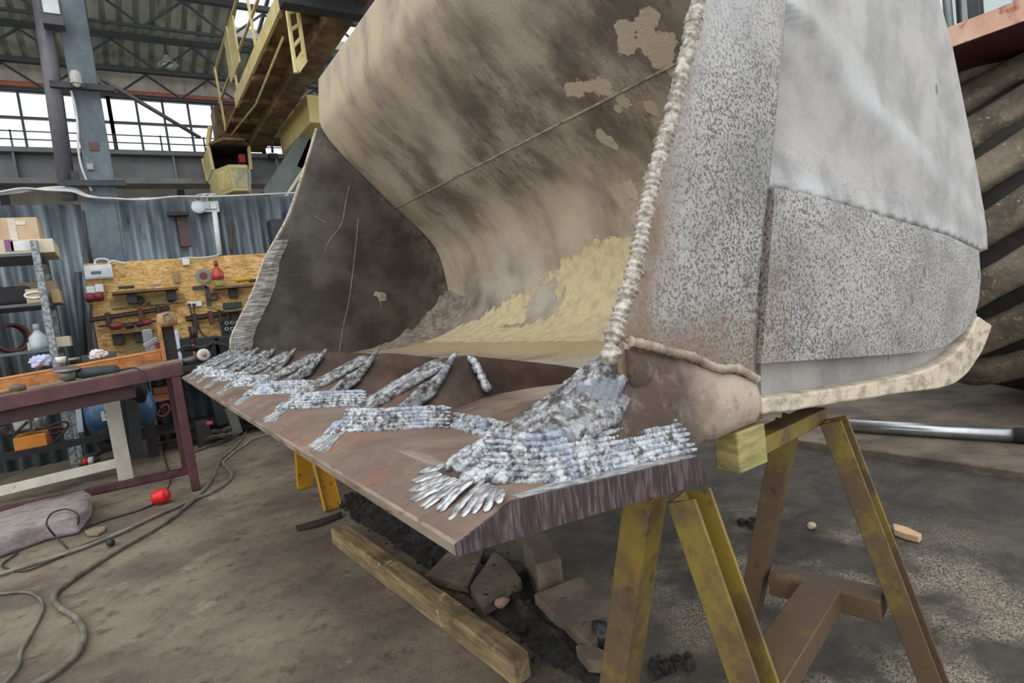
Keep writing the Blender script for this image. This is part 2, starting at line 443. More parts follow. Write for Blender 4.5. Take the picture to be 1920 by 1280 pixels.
# near plate: dished skin
VL = [(x, z) for x, z in [onN(1430, 775), onN(1416, 690), onN(1421, 550), onN(1432, 420), onN(1444, 335), onN(1462, 150), onN(1475, 0)]] + [(1.20, 1.35), (1.345, 1.90)]
CON = [onN(x, y, .03) for x, y in [(1690,725),(1780,706),(1820,655),(1838,592),(1845,500),(1840,400),(1822,300),(1800,190),(1780,90),(1755,0)]] + [(1.93,1.25),(1.72,1.50),(1.52,1.73),(1.39,1.90)]
CON2 = []
for q in CON:
    if not CON2 or q[1] > CON2[-1][1]: CON2.append(q)
zt = 1.9
WT = [onN(x, y) for x, y in [(1450,345),(1500,357),(1600,385),(1700,415),(1780,440),(1840,470)]]   # top edge of the wear plate
def wear_top(x):
    return pl(WT, x) if x > WT[0][0] else WT[0][1]+.0
zb = VL[0][1]
RID = [onN(1497, 0), onN(1560, 70), onN(1640, 190), onN(1740, 290), onN(1835, 420)]
def ridge_x(z):
    t = sorted([(b, a) for a, b in RID]); return pl(t, z)
def dish(x, z):
    xl = by_z(VL, z); wz = wear_top(x)
    if z < wz: return .05
    rx = ridge_x(z); d = .05*sstep(rx+.02, xl+.06, x) if rx > xl+.06 else 0
    d += .035*sstep(.16, 0, x-xl)*sstep(0, .12, z-WT[0][1])
    d *= sstep(-.02, .16, z-wz)*.75+.25
    d += .012*sstep(rx+.05, rx+.22, x)
    return d+.008
def near_pt(u, v):
    z = zb+(zt-zb)*v
    xa = by_z(VL, z)-.01; xb = by_z(CON2, z) if z > CON2[0][1] else pl(sorted([(b, a) for a, b in [onN(1690,745,.03), onN(1560,765,.03), onN(1440,775,.03)]]) , z) if False else max(xa+.02, by_z(CON2, max(z, CON2[0][1])))
    if z < CON2[0][1]: xb = max(xa+.02, CON2[0][0])
    x = xa+(xb-xa)*u
    return B(x, nY(x, dish(x, z)), z)
mb = MB(); NU, NV = 110, 150; mb.grid(near_pt, NU, NV)
sp = []; ru = []; sh = []
for i in range(NU+1):
    for j in range(NV+1):
        u, v = i/NU, j/NV; z = zb+(zt-zb)*v; x = mb.v[i*(NV+1)+j].x-TX
        rx = ridge_x(z); wz = wear_top(x)
        sp.append(.32*sstep(.25, .0, z-wz)); ru.append(.25*sstep(.03, -.1, z-zb))
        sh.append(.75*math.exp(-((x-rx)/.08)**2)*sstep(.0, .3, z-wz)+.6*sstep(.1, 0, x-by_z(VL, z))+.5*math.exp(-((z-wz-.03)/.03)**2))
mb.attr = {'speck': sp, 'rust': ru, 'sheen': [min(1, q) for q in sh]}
npz = mb.build('side_plate', M_side, bucket, smooth=True)
so = npz.modifiers.new('thickness', 'SOLIDIFY'); so.thickness = .03; so.offset = -1
if npz.data.polygons[10].normal.y > 0: so.offset = 1

# proud front strip of the near side plate, as a fine grid so it can carry its stains
FN = [onN(x, y) for x, y in [(1158,665),(1172,600),(1187,555),(1203,500),(1219,420),(1238,330),(1264,240),(1290,140),(1313,40),(1322,0)]] + [(.985,1.217),(1.165,1.612),(1.30,1.905)]
FN2 = []
for q in FN:
    if not FN2 or q[1] > FN2[-1][1]: FN2.append(q)
def strip_pt(u, v, off=0):
    z = zb-.01+(zt-zb)*v
    xa = by_z(FN2, z) if z > FN2[0][1] else FN2[0][0]; xb = by_z(VL, max(z, VL[0][1]))
    x = xa+(xb-xa)*u
    return B(x, nY(x, off), z)
mb = MB(); mb.grid(lambda u, v: strip_pt(u, v), 40, 130)
sp = []; ru = []; sh = []
for i in range(41):
    for j in range(131):
        p = mb.v[i*131+j]; z = p.z-TZ; u = i/40; x = p.x-TX
        sp.append(min(1, .35+.6*sstep(.95, .55, z)+.15*math.sin(x*9))*(.55+.45*sstep(0, .25, u)))
        ru.append(min(1, sstep(.30, .02, u)*sstep(.62, .30, z)*.95+.45*sstep(.14, .0, u)+.8*sstep(.27, .15, z)))
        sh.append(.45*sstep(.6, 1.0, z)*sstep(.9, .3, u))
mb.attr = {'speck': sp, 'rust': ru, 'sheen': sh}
st = mb.build('front_strip', M_side, bucket, smooth=True, label='speckled proud front strip of the near side plate')
so = st.modifiers.new('thickness', 'SOLIDIFY'); so.thickness = .026; so.offset = -1
if st.data.polygons[10].normal.y > 0: so.offset = 1
# chunky weld bead along its front edge
mb = MB(); L = [V((x, 0, z)) for x, z in [(.405,.20)]+FN2]
P = catmull(L, 40); pts = []; rs = []
acc = 0
for k, q in enumerate(P):
    if k: acc += (q-P[k-1]).length
    pts.append(B(q.x-.004+.004*noise.noise(V((acc*25, 1, 0))), nY(q.x, .012), q.z))
    rs.append(.0145*(1+.13*math.sin(acc*2*math.pi/.012+3*noise.noise(V((acc*30, 0, 0))))+.45*noise.noise(V((acc*60, 2, 5)))))
mb.tube(pts, rs, 10); mb.build('edge_bead', M_edgew, bucket, smooth=True, label='chunky rippled weld bead down the near front edge')
# bright rippled part lower down is the fresh weld
# wear plate
def rnd(poly, k=5): return poly
wp = [(1453,352),(1500,360),(1600,388),(1700,418),(1780,443),(1836,470),(1839,520),(1836,560),(1828,590),(1808,622),(1778,646),(1735,659),(1680,664),(1560,672),(1428,681),(1434,600),(1444,480)]
poly = [onN(x, y, -.004) for x, y in wp]
def plate_grid(poly, off, dep, name, mat, attrf, step=.02, label=None):
    bm = bmesh.new()
    vs = [bm.verts.new((x, 0, z)) for x, z in poly]; f = bm.faces.new(vs)
    x0 = min(p[0] for p in poly); x1 = max(p[0] for p in poly); z0 = min(p[1] for p in poly); z1 = max(p[1] for p in poly)
    x = x0+step
    while x < x1:
        bmesh.ops.bisect_plane(bm, geom=bm.verts[:]+bm.edges[:]+bm.faces[:], plane_co=(x,0,0), plane_no=(1,0,0)); x += step
    z = z0+step
    while z < z1:
        bmesh.ops.bisect_plane(bm, geom=bm.verts[:]+bm.edges[:]+bm.faces[:], plane_co=(0,0,z), plane_no=(0,0,1)); z += step
    bmesh.ops.recalc_face_normals(bm, faces=bm.faces[:])
    m = MB(); bm.verts.index_update()
    vv = [(v.co.x, v.co.z) for v in bm.verts]
    m.v = [B(a, nY(a, off), b) for a, b in vv]; m.f = [[v.index for v in f.verts] for f in bm.faces]; nb = len(vv)
    # side wall + back
    be = [e for e in bm.edges if e.is_boundary]
    m.v += [B(a, nY(a, off+dep), b) for a, b in vv]
    for e in be: a, b = e.verts[0].index, e.verts[1].index; m.f.append([a, b, b+nb, a+nb])
    bm.free()
    A = [attrf(a, b) for a, b in vv]; A = A+A
    m.attr = {'speck': [q[0] for q in A], 'rust': [q[1] for q in A], 'sheen': [q[2] for q in A]}
    return m.build(name, mat, bucket, smooth=False, label=label, bevel=.006)
plate_grid(poly, -.004, .052, 'wear_plate', M_side, lambda x, z: (.95-.3*sstep(1.6, 2.3, x), .35*sstep(.05, .0, x-poly[0][0]+.03)+.3*sstep(.06, 0, wear_top(x)-z)*0, .3*sstep(.03, 0, wear_top(x)-z)), label='speckled grey wear plate on the near side')
# rubble-filled weld between strip and wear plate
mb = MB(); L = [onN(x, y, .01) for x, y in [(1447,352),(1441,420),(1435,520),(1427,600),(1421,690)]]
P = catmull([V((x, 0, z)) for x, z in L], 14); mb.tube([B(q.x-.008, nY(q.x, .026), q.z) for q in P], [.015*(1+.5*noise.noise(V((k*.9, 0, 0)))) for k in range(len(P))], 8)
mb.build('gap_weld', M_gap, bucket, smooth=True)
# protruding bottom rim of the shell
inn = [onN(x, y, -.015) for x, y in [(1428,748),(1560,729),(1690,706),(1765,682),(1812,642),(1838,592)]]
otr = [onN(x, y, -.015) for x, y in [(1432,779),(1560,759),(1690,738),(1790,720),(1838,668),(1862,610)]]
A = catmull([V((x, 0, z)) for x, z in inn], 6); Bq = catmull([V((x, 0, z)) for x, z in otr], 6)
rings = []
for k, (a, b) in enumerate(zip(A, Bq)):
    w_ = .003*noise.noise(V((k*.5, 0, 0)))
    rings.append([B(a.x, nY(a.x, -.012), a.z+w_), B(b.x, nY(b.x, -.015), b.z+w_), B(b.x, nY(b.x, .12), b.z+w_), B(a.x, nY(a.x, .12), a.z+w_)])
mb = MB(); mb.loft(rings); mb.build('bottom_rim', M_rim, bucket, bevel=.008, label='cream dusty bottom rim')
lw = [onN(x, y, .03) for x, y in [(1426,676),(1560,660),(1690,648),(1780,620),(1822,572),(1832,590),(1828,640),(1795,690),(1690,722),(1560,746),(1428,768)]]
plate_grid(lw, .03, .03, 'recess_band', M_side, lambda x, z: (.12, .12, .0))
# underside skin of the shell between near and far
mb = MB(); PR = [(.48,-.05),(.80,-.045),(1.12,-.07),(1.52,-.10),(2.0,-.155)]
mb.loft([[B(x, .95, z+.03) for x, z in PR]+[B(x, .95, z+.06) for x, z in PR[::-1]], [B(x, 5.0, z) for x, z in PR]+[B(x, 5.0, z+.05) for x, z in PR[::-1]]])
mb.build('underside_plate', M_ad, bucket)

# dirt chips and drip streaks on the far plate
def onF(x, y, off=-.006):
    d = ray(x, y); t = (5.13+off+.07*(.35+TX))/(d.y+.07*d.x); return CC+d*t
m = MB(); rn = random.Random(2)
for k in range(9): m.blob(onF(707+14*rn.random(), 551+9*rn.random()), (.035, .006, .025), k, .5, 2)
m.build('mud_chip', M_dustw, bucket, smooth=True)
for L in ([(655,348),(648,380),(640,420),(618,450),(609,472)], [(672,410),(665,480),(655,560),(644,610),(636,660)], [(590,405),(602,412),(612,418)], [(713,560),(714,575)]):
    MB().tube(catmull([onF(x, y, -.001) for x, y in L], 8), .0035, 5).build('drip_streak', M_dustw, bucket, smooth=True)
# ---- lip plate
prof = [(0,-.010),(0,.005),(.089,.035),(.459,0),(.476,-.05),(.30,-.032)]
mb = MB(); mb.prism([B(x, .652, z) for x, z in prof], (0, 4.55, 0)); mb.build('lip_plate', M_lip, bucket, bevel=.003)
mb = MB(); mb.prism([B(x, .648, z) for x, z in prof], (0, .0045, 0)); mb.build('lip_end', M_cut, bucket, label='saw-marked purple-brown end of the lip')
mb = MB(); mb.prism([B(x, .652, z) for x, z in ((-.0012,-.0095),(-.0012,.0042),(.004,.0068),(.004,-.0095))], (0, 4.55, 0)); mb.build('nose_edge', mottle('scuffed_nose_edge', '75665a', '9a8b7c', 20, .6, .25, '5e5047', 50, stretch=(1,.2,1)), bucket, label='lighter scuffed nose edge of the lip')
# base plate between lip and floor
PB_ = [(.30,.010),(.335,.040),(.46,.052),(.62,.042),(.80,.024),(1.05,.006),(1.05,-.03),(.46,-.03),(.32,0)]
mb = MB(); ny_ = 60
mb.loft([[B(x+.004*noise.noise(V((j*.5, i, 0))), .80+4.33*j/ny_, z+.003*noise.noise(V((j*.6, i, 7)))) for i, (x, z) in enumerate(PB_)] for j in range(ny_+1)])
mb.build('base_plate', M_base, bucket, smooth=False, bevel=.004)

# ---- welds
def bead(m, pts, r=.006, pitch=.0075, flatv=None, k=8, n=7, seed=0, taper=.15):
    P = catmull(pts, k); tot = sum((b-a).length for a, b in zip(P, P[1:])); cnt = max(6, int(tot/(pitch/3.0)))
    cum = [0]
    for a, b in zip(P, P[1:]): cum.append(cum[-1]+(b-a).length)
    out = []; rs = []; i = 0
    for c in range(cnt+1):
        s = tot*c/cnt
        while i < len(P)-2 and cum[i+1] < s: i += 1
        q = P[i].lerp(P[i+1], (s-cum[i])/max(1e-9, cum[i+1]-cum[i]))
        w = r*.25*noise.noise(V((s*60, seed, 3)))
        out.append(q+V((w, w*.5, w*.7)))
        e = min(1, .4+min(s, tot-s)/max(1e-6, tot*taper))
        rs.append(r*e*(1+.09*math.sin(2*math.pi*s/pitch)+.30*noise.noise(V((s*45, seed*3.3, 0)))))
    m.tube(out, rs, n, flatv)
def ridge_z(x):
    return pl([(.08,.038),(.12,.062),(.16,.082),(.25,.118),(.34,.148),(.385,.160),(.46,.158),(.60,.125),(.80,.070),(.93,.035)], x)
def adapter(yc, first, detail, zsc=1.0):
    m = MB(); rings = []
    for k in range(26):
        x = .075+.85*k/25
        wb = pl([(.07,.035),(.12,.055),(.2,.082),(.30,.112),(.42,.118),(.55,.085),(.7,.055),(.93,.02)], x); wt = pl([(.07,.02),(.12,.03),(.385,.034),(.6,.03),(.93,.012)], x)
        zl = (zlip(x) if x < .3 else .02)-.006; zr = ridge_z(x)*zsc
        ring = [B(x, yc-wb, zl), B(x, yc-wb*.86-.0, zl+(zr-zl)*.25), B(x, yc-wt*1.25-.006, zl+(zr-zl)*.72), B(x, yc-wt*.8, zr*.985), B(x, yc, zr), B(x, yc+wt*.8, zr*.985), B(x, yc+wt*1.25+.006, zl+(zr-zl)*.72), B(x, yc+wb*.86, zl+(zr-zl)*.25), B(x, yc+wb, zl)]
        rings.append([q+V((0, .004*noise.noise(q*9), .004*noise.noise(q*9+V((3,1,2))))) for q in ring])
    m.loft(rings)
    return m
def adapter_welds(yc, tonext, rr=1.0, seed=0, rows=6):
    R, S = [], MB()
    ridge = MB(); pit = .0075*rr; r = .0065*rr
    for dy in (-.036, -.020, -.004, .012, .026):            # along the sloping nose
        bead(ridge, [B(x, yc+dy*(.7+x), ridge_z(x)+.001-abs(dy)*.35) for x in (.10,.15,.22,.30,.36,.385)], .0105*rr, .0085*rr, seed=seed+dy*100)
    foot = MB()
    rn = random.Random(seed)
    for k in range(34):                        # dabs piled on the toe
        x = .072+.09*rn.random(); y = yc+(rn.random()-.5)*(.06+.6*(x-.07)); z = zlip(x)+.004+.034*max(0, 1-abs(y-yc)/.05)*((x-.075)/.08)
        bead(foot, [B(x-.014, y-.004, z-.006), B(x, y, z+.003), B(x+.016, y+.003*rn.random(), z+.004)], .0075*rr, pit, seed=seed+k)
    band = MB()
    for k in range(rows):                            # stacked passes wrapped round the base
        zo = .003+k*.0085; ins = k*.004
        pts = [B(.088+ins, yc-.012, zlip(.09)+zo), B(.105+ins, yc-.05+ins, zlip(.11)+zo), B(.17, yc-.098+ins, zlip(.17)+zo), B(.25, yc-.140+ins, zlip(.25)+zo), B(.292+ins*.6, yc-.185, zlip(.3)+zo)]
        bead(band, pts, r*1.05, pit, seed=seed+k*7)
    for k in range(3):
        zo = .004+k*.010
        y1 = yc-.185; y2 = yc-tonext+.06
        n_ = 7
        pts = [B(.300+k*.010+.003*math.sin(j*2+k), y1+.03+(y2-y1-.03)*j/n_, zlip(.3)+zo) for j in range(n_+1)]
        bead(band, pts, .009*rr, .0095*rr, seed=seed+50+k)
    side = MB()
    for k in range(6):                               # fan of passes on the cheek
        a = .16+.022*k; b = .33+.016*k
        zl = .045+.012*k
        pts = [B(a, yc-.078-.02*(1-k/6), zl-.002), B((a+b)/2, yc-.088+.005*k, zl+.018), B(b, yc-.074+.006*k, zl+.050+.004*k)]
        bead(side, pts, .0095*rr, pit, seed=seed+80+k)
    fan = MB(); rn = random.Random(seed+5)
    for k in range(9):                               # flat brushed fingers down the bevel
        t = (k-4)/4; y0 = yc+t*.022; x1 = -.002+.035*abs(t)*rn.random()+.008*rn.random(); y1 = yc-.05+t*.065
        pts = [B(.11, y0, zlip(.1)+.006), B(.06, y0*.55+y1*.45, zlip(.06)+.003), B(x1, y1, zlip(max(x1, 0))+.0015)]
        bead(fan, pts, .0075*rr, .02, (V((-.37,0,.93)), .35), seed=seed+k, taper=.3)
    return [('ridge_weld', ridge, M_weld2), ('toe_weld', foot, M_weld), ('band_weld', band, M_weld), ('cheek_weld', side, M_weld2), ('fan_weld', fan, M_grind)]
YA = [1.415, 2.0, 2.63, 3.2, 3.72, 4.24, 4.72, 5.08]
for i, yc in enumerate(YA):
    gap = yc-(YA[i-1] if i else .83)
    rr = 1.0 if i < 2 else (1.2 if i < 4 else 1.5)
    a = adapter(yc, i == 0, 1).build('tooth_adapter', M_ad, bucket, smooth=True)
    for nm, m, mt in adapter_welds(yc, gap, rr, seed=i*11+3, rows=6 if i < 4 else 5):
        m.build(nm, mt, a, smooth=True)
    if i == 0:
        m = MB(); bead(m, [B(.455, yc-.105, .065), B(.455, yc-.082, .10), B(.455, yc-.05, .140)], .012, .02); bead(m, [B(.455, yc-.055, .138), B(.455, yc-.02, .158)], .010, .02)
        m.build('tack_weld', M_weld, a, smooth=True)
# corner adapter at the near end
YC = .80
m = MB(); rings = []
for k in range(30):
    x = .085+.50*k/29
    zr = pl([(.08,.036),(.14,.062),(.20,.092),(.28,.125),(.36,.165),(.43,.185),(.50,.16),(.62,.12),(.80,.10)], x)
    yr = pl([(.08,.81),(.2,.80),(.36,.775),(.43,.765),(.8,.78)], x); zl = zlip(x)-.01 if x < .46 else pl([(.46,-.02),(.63,-.005),(.82,-.012)], x)
    yn = pl([(.08,.79),(.11,.745),(.16,.71),(.24,.688),(.45,.694),(.5,.708),(.59,.738)], x)
    ring = [B(x, yn, zl), B(x, yn+.001, zl+(zr-zl)*.35), B(x, yn*.8+yr*.2-.01*sstep(.4,.5,x), zl+(zr-zl)*.7), B(x, yr-.02, zr*.985), B(x, yr+.008, zr), B(x, yr+.012+.048*sstep(.42,.28,x), zl+(zr-zl)*.65), B(x, yr+.016+.094*sstep(.42,.28,x), zl)]
    rings.append([q+V((0, .004*noise.noise(q*8), .003*noise.noise(q*9))) for q in ring])
m.loft(rings)
corner = m.build('corner_adapter', M_corner, bucket, smooth=True, label='brown corner adapter buried in silver weld at the near end of the lip')
def cz(x): return pl([(.08,.036),(.14,.062),(.20,.092),(.28,.125),(.36,.165),(.43,.195)], x)
def cyr(x): return pl([(.08,.81),(.2,.80),(.36,.775),(.43,.765)], x)
def cyn(x): return pl([(.08,.79),(.11,.745),(.16,.71),(.24,.688),(.45,.690),(.5,.70)], x)
ridge = MB()
for k, dy in enumerate((-.03, -.018, -.006, .006, .018)):
    bead(ridge, [B(x, cyr(x)+dy, cz(x)-.004-abs(dy)*.12) for x in (.10,.15,.20,.26,.32,.38,.43)], .009, .010, seed=k)
bead(ridge, [B(.43,.758,.19), B(.415,.748,.215), B(.40,.745,.25)], .014, .012); bead(ridge, [B(.455,.735,.165), B(.43,.742,.19), B(.405,.742,.24)], .011, .012, seed=3)
ridge.build('ridge_weld', M_weld2, corner, smooth=True)
cheek = MB(); rn = random.Random(4)
for k in range(12):                     # overlapping leaf-like passes on the sloping cheek
    x0 = .125+.018*k
    if k < 2: continue
    for j in range(2 if k < 3 else 3):
        t0 = j/3.0; t1 = (j+1.25)/3.0
        def cp(x, t):
            zl = .066+.012*sstep(.1, .3, x); zr = cz(x)-.004
            y0 = cyn(x)+.016; y1 = cyr(x)-.028
            zz = zl+(zr-zl)*t
            return B(x, y0+(y1-y0)*(t**1.4)-.004, zz)
        xa = x0-.01+.02*t0; xb = x0+.035+.03*t1
        if xb > .42: continue
        pts = [cp(xa, t0), cp((xa+xb)/2-.002, (t0+t1)/2), cp(xb, min(1, t1))]
        bead(cheek, pts, .0105+.003*rn.random(), .010, seed=k*5+j)
cheek.build('cheek_weld', M_weld2, corner, smooth=True)
rows = MB()
for k in range(8):
    zo = .002+.0088*k; ins = .0045*k
    xe = .492-.004*k+.012*rn.random()
    pts = [B(.115+ins*.5, .772, zlip(.11)+zo), B(.135+ins*.5, .735+ins*.6, zlip(.135)+zo)]+[B(x, .683+ins*.7-.02*sstep(.2,.14,x)*-1+.003*noise.noise(V((x*30, k, 0))), zlip(x)+zo+.0025*noise.noise(V((x*25, k*3, 1)))) for x in (.18,.23,.28,.33,.38,.43,xe)]
    bead(rows, pts, .0066, .0075, seed=k*9+1)
rows.build('band_weld', M_weld, corner, smooth=True)
toe = MB()
for k in range(46):
    x = .09+.085*rn.random(); t = rn.random(); y = cyn(x)+(cyr(x)+.03-cyn(x))*t
    z = zlip(x)+.006+(cz(x)-zlip(x))*min(1, t*1.3)*.95
    bead(toe, [B(x-.012, y-.006, z-.007), B(x, y, z+.002), B(x+.015, y+.004, z+.006)], .0075, .008, seed=k)
toe.build('toe_weld', M_weld, corner, smooth=True)
fan = MB()
def lipat(x, y, dz=0):
    d = ray(x, y); t = (.985+dz+.095*.389-CAM_H)/(d.z+.095*d.x); return CC+d*t
def bev(x, y):       # survey of the bevel of the lip
    d = ray(x, y); k = .035/.089
    t = (TZ+.001-k*TX-CAM_H)/(d.z-k*d.x); return CC+d*t
tips = [(788,888),(775,905),(768,925),(772,942),(790,957),(822,962)]
for k, q in enumerate(tips):
    a = lipat(905-4*k, 868+6*k, .008); e_ = bev(*q)+V((0,0,.003)); mid = (a+e_)/2+V((0,0,.003))
    for j in range(2):
        o = V((0, .006*j-.003, 0)); bead(fan, [a+o, mid+o*1.4, e_+o*2], .0085, .02, (V((-.37,0,.93)), .33), seed=k*3+j, taper=.25)
for k, q in enumerate([(842,978),(868,972),(888,966),(912,962),(938,944)]):
    a = lipat(908+7*k, 900+5*k, .006); e_ = (bev(*q) if q[0] < 930 else lipat(*q, .001))+V((0,0,.002)); mid = (a+e_)/2+V((0,0,.003))
    bead(fan, [a, mid, e_], .008, .02, (V((-.37,0,.93)), .22), seed=k*3+40, taper=.3)
fan.build('fan_weld', M_grind, corner, smooth=True)
# ground shiny strip along the edge over the end face
m = MB(); ring = []
for k in range(25):
    x = .10+.355*k/24; w_ = .012+.016*sstep(0, .25, k/24)*sstep(1.05, .6, k/24)+.003*noise.noise(V((k, 0, 0)))
    ring.append([B(x, .651, zlip(x)+.0015), B(x, .653+w_, zlip(x)+.0015), B(x, .653+w_, zlip(x)-.004), B(x, .6515, zlip(x)-.004)])
m.loft(ring); m.build('ground_strip', M_grind, corner)
# dusty corner block of the base and its wavy weld under the strip
m = MB()
top = [onN(x, y, -.01) for x, y in [(1180,655),(1215,660),(1265,672),(1330,690),(1380,702),(1422,715)]]
bot = [onN(x, y, -.015) for x, y in [(1190,735),(1230,770),(1290,812),(1340,826),(1380,812),(1425,792)]]
A = catmull([V((x, 0, z)) for x, z in top], 5); Bq = catmull([V((x, 0, z)) for x, z in bot], 5); rings = []
for k, (a, b) in enumerate(zip(A, Bq)):
    rg = []
    for j in range(7):
        t = j/6; q = a.lerp(b, t); rg.append(B(q.x, nY(q.x, -.004-.014*math.sin(t*math.pi)+.004*noise.noise(V((q.x*14, q.z*14, 0)))), q.z))
    rg += [B(b.x, nY(b.x, .024), b.z), B(a.x, nY(a.x, .024), a.z)]
    rings.append(rg)
m.loft(rings)
m.build('corner_block', M_corner, bucket, smooth=True)
m = MB(); L = [onN(x, y, -.012) for x, y in [(1185,640),(1230,650),(1270,662),(1300,668),(1350,690),(1390,692),(1424,712)]]
P = catmull([V((x, 0, z)) for x, z in L], 14)
m.tube([B(q.x, nY(q.x, -.006), q.z) for q in P], [.009*(1+.4*noise.noise(V((k*.5, 0, 0)))) for k in range(len(P))], 8); m.build('wavy_weld', M_dustw, bucket, smooth=True)

# grey dirt banked in the far corner of the bucket
m = MB()
def bank(u, v):
    x = 1.15+1.10*u; q = next((d for d in dense[12:] if d.x >= x and d.z < .6), dense[40])
    h = .17*sstep(.25, .95, u)*sstep(1.08, .9, u)+.02*sstep(0,.3,u); w_ = .16+.30*u
    y = fY(x, -.005)-w_*v; k = (1-v)**1.3
    return B(x, y, q.z-.012*(v > .97)+h*k*(1+.5*noise.noise(V((x*7, y*7, 0)))+.3*noise.noise(V((x*19, y*19, 2))))-.006*v)
m.grid(bank, 50, 26)
n = N('grey_dirt'); c = n.mix(n.ramp(n.noise(18, 6, .7), .35, .68), hx('6f675b'), hx('a39a8a')); n.bump(n.noise(50, 6, .75), .9, .012)
m.build('dirt_bank', n.done(c, .95), smooth=True, label='grey dirt banked in the far corner inside the bucket', cat='dirt', kind='stuff')
# ================================================================ ground
n = N('dirty_workshop_floor')
a = n.noise(1.1, 6, .62); b = n.noise(9, 6, .7)
c = n.mix(n.ramp(a, .34, .64), hx('665c50'), hx('988b77'))
c = n.mix(n.ramp(b, .5, .75), c, hx('514639'))
c = n.mix(n.ramp(n.noise(3.1, 7, .75, n.map((1,1,1),(0,0,.5))), .56, .72), c, hx('a89c86'))
# soot and spatter powder around the loader bucket
xx = n.axis(0); yy = n.axis(1)
soot = n.ramp(n.math('ADD', xx, n.math('MULTIPLY', n.noise(1.4, 5, .65), 1.4)), 1.55, 2.5)
c = n.mix(soot, c, n.mix(n.ramp(n.noise(5, 6, .7), .35, .7), hx('3d3935'), hx('5c554c')))
pw = n.math('MULTIPLY', n.ramp(n.noise(2.3, 5, .6), .42, .62), n.math('MULTIPLY', n.ramp(xx, .9, 1.8), n.ramp(xx, 3.2, 2.3)))
pw = n.math('MULTIPLY', pw, n.ramp(yy, 2.3, 1.5))
c = n.mix(n.math('MULTIPLY', n.ramp(n.noise(150, 3, .7), .40, .58), pw), c, hx('b5aa96'))
c = n.mix(n.ramp(n.voro(30), .06, .04), c, hx('c9bfae'))
h = n.math('ADD', n.noise(14, 8, .75), n.math('MULTIPLY', n.noise(2, 4, .6), 1.5))
n.bump(h, .8, .035)
M_floor = n.done(c, .92, 0)
mb = MB()
def fl(u, v):
    x = -14+19*u*1.0; y = -3+17*v
    return V((x, y, 0))
mb.grid(lambda u, v: V((-14+28*u, -3+17*v, .004*noise.noise(V((u*30, v*30, 0)))-.004)), 80, 80)
mb.build('floor', M_floor, origin=(0,0,0), smooth=True, kind='structure', label='dusty brown concrete workshop floor')
mb = MB(); mb.box2((3.70, -3, -.02), (14, 14, .045))
n = N('raised_slab_concrete')
c = n.mix(n.ramp(n.noise(3, 7, .7), .35, .68), hx('4a433a'), hx('7d7060')); c = n.mix(n.ramp(n.noise(12, 6, .7), .55, .75), c, hx('37322d')); n.bump(n.noise(20, 7, .7), .5, .01)
mb.build('trim_1', n.done(c, .9), bevel=.01, kind='structure', label='raised dark concrete slab beside the loader', origin=(4,0,0))

# ---- trestles
def worn(name, paint, rust, amt, rough=.55):
    n = N(name); z = n.axis(2)
    f = n.math('ADD', n.noise(5, 6, .7), n.math('MULTIPLY', n.math('SUBTRACT', z, .5), amt))
    c = n.mix(n.ramp(f, .45, .66), hx(rust), hx(paint))
    c = n.mix(n.ramp(n.noise(22, 6, .7), .55, .72), c, hx('4a3826'))
    n.bump(n.noise(50, 5, .7), .3, .004); return n.done(c, rough, .1)
M_yel = worn('worn_yellow_paint', '83712f', '5f4c39', .3)
M_yel2 = worn('bright_yellow_paint', 'e0a81c', 'c08f22', .2)
def channel(m, p, q, w, d, t, side, out):
    # U section from p to q: web width w along side, flanges of depth d towards out
    p = V(p); q = V(q); ax = (q-p).normalized(); s = V(side); s = (s-ax*s.dot(ax)).normalized(); o = V(out); o = (o-ax*o.dot(ax)-s*o.dot(s)).normalized()
    prof = [(-w/2, d), (-w/2, 0), (w/2, 0), (w/2, d), (w/2-t, d), (w/2-t, t), (-w/2+t, t), (-w/2+t, d)]
    vs = [e+s*a+o*b for e in (p, q) for a, b in prof]
    fs = [(i, (i+1) % 8, (i+1) % 8+8, i+8) for i in range(8)]
    fs += [(0,1,6,7), (1,2,5,6), (2,3,4,5), (15,14,9,8), (14,13,10,9), (13,12,11,10)]
    m.add(vs, fs); return m
def trestle(name, fx, bx, H, mat, label, sp=.235, web=.064):
    # axis from fx to bx (points at top level on plan), legs spread across it
    f = V((fx[0], fx[1], 0)); b = V((bx[0], bx[1], 0)); ax = (b-f).normalized(); ac = V((ax.y, -ax.x, 0))   # ac: towards the photographer
    root = thing(name, (f+b)/2, label, 'trestle')
    dH = .03; Hm = H
    MB().bar(f+ax*.26+V((0,0,H+dH-.034)), b+ax*.05+V((0,0,H-dH-.022)), .06, .04).build('ridge_beam', mat, root, bevel=.004)
    def legat(e, sd, z): return e + ac*sd*(.014+sp*(Hm-z)/Hm) + V((0,0,z))
    for e in (f, b):
        for sd in (1, -1):
            m = MB(); hh = H+(dH if e is f else -dH)-.03; channel(m, legat(e, sd, hh), legat(e, sd, 0), web, .055, .007, ax, ac*sd); m.build('leg', mat, root, bevel=.003)
        z = H*.37
        MB().bar(legat(e, 1, z)-ac*.02, legat(e, -1, z)+ac*.02, .085, .06).build('brace', mat, root, bevel=.004)
    z = H*.37+.005
    MB().bar(f+V((0,0,z))+ax*.03, b+V((0,0,z))-ax*.03, .10, .06).build('stretcher', mat, root, bevel=.004)
    return root
trestle('trestle', (.745,.715), (1.525,.905), .872, M_yel, 'rust-stained yellow steel trestle under the near end of the bucket')
trestle('trestle', (.96,4.28), (1.78,4.28), .87, M_yel2, 'bright yellow steel trestle under the far half of the lip', .33, .11)
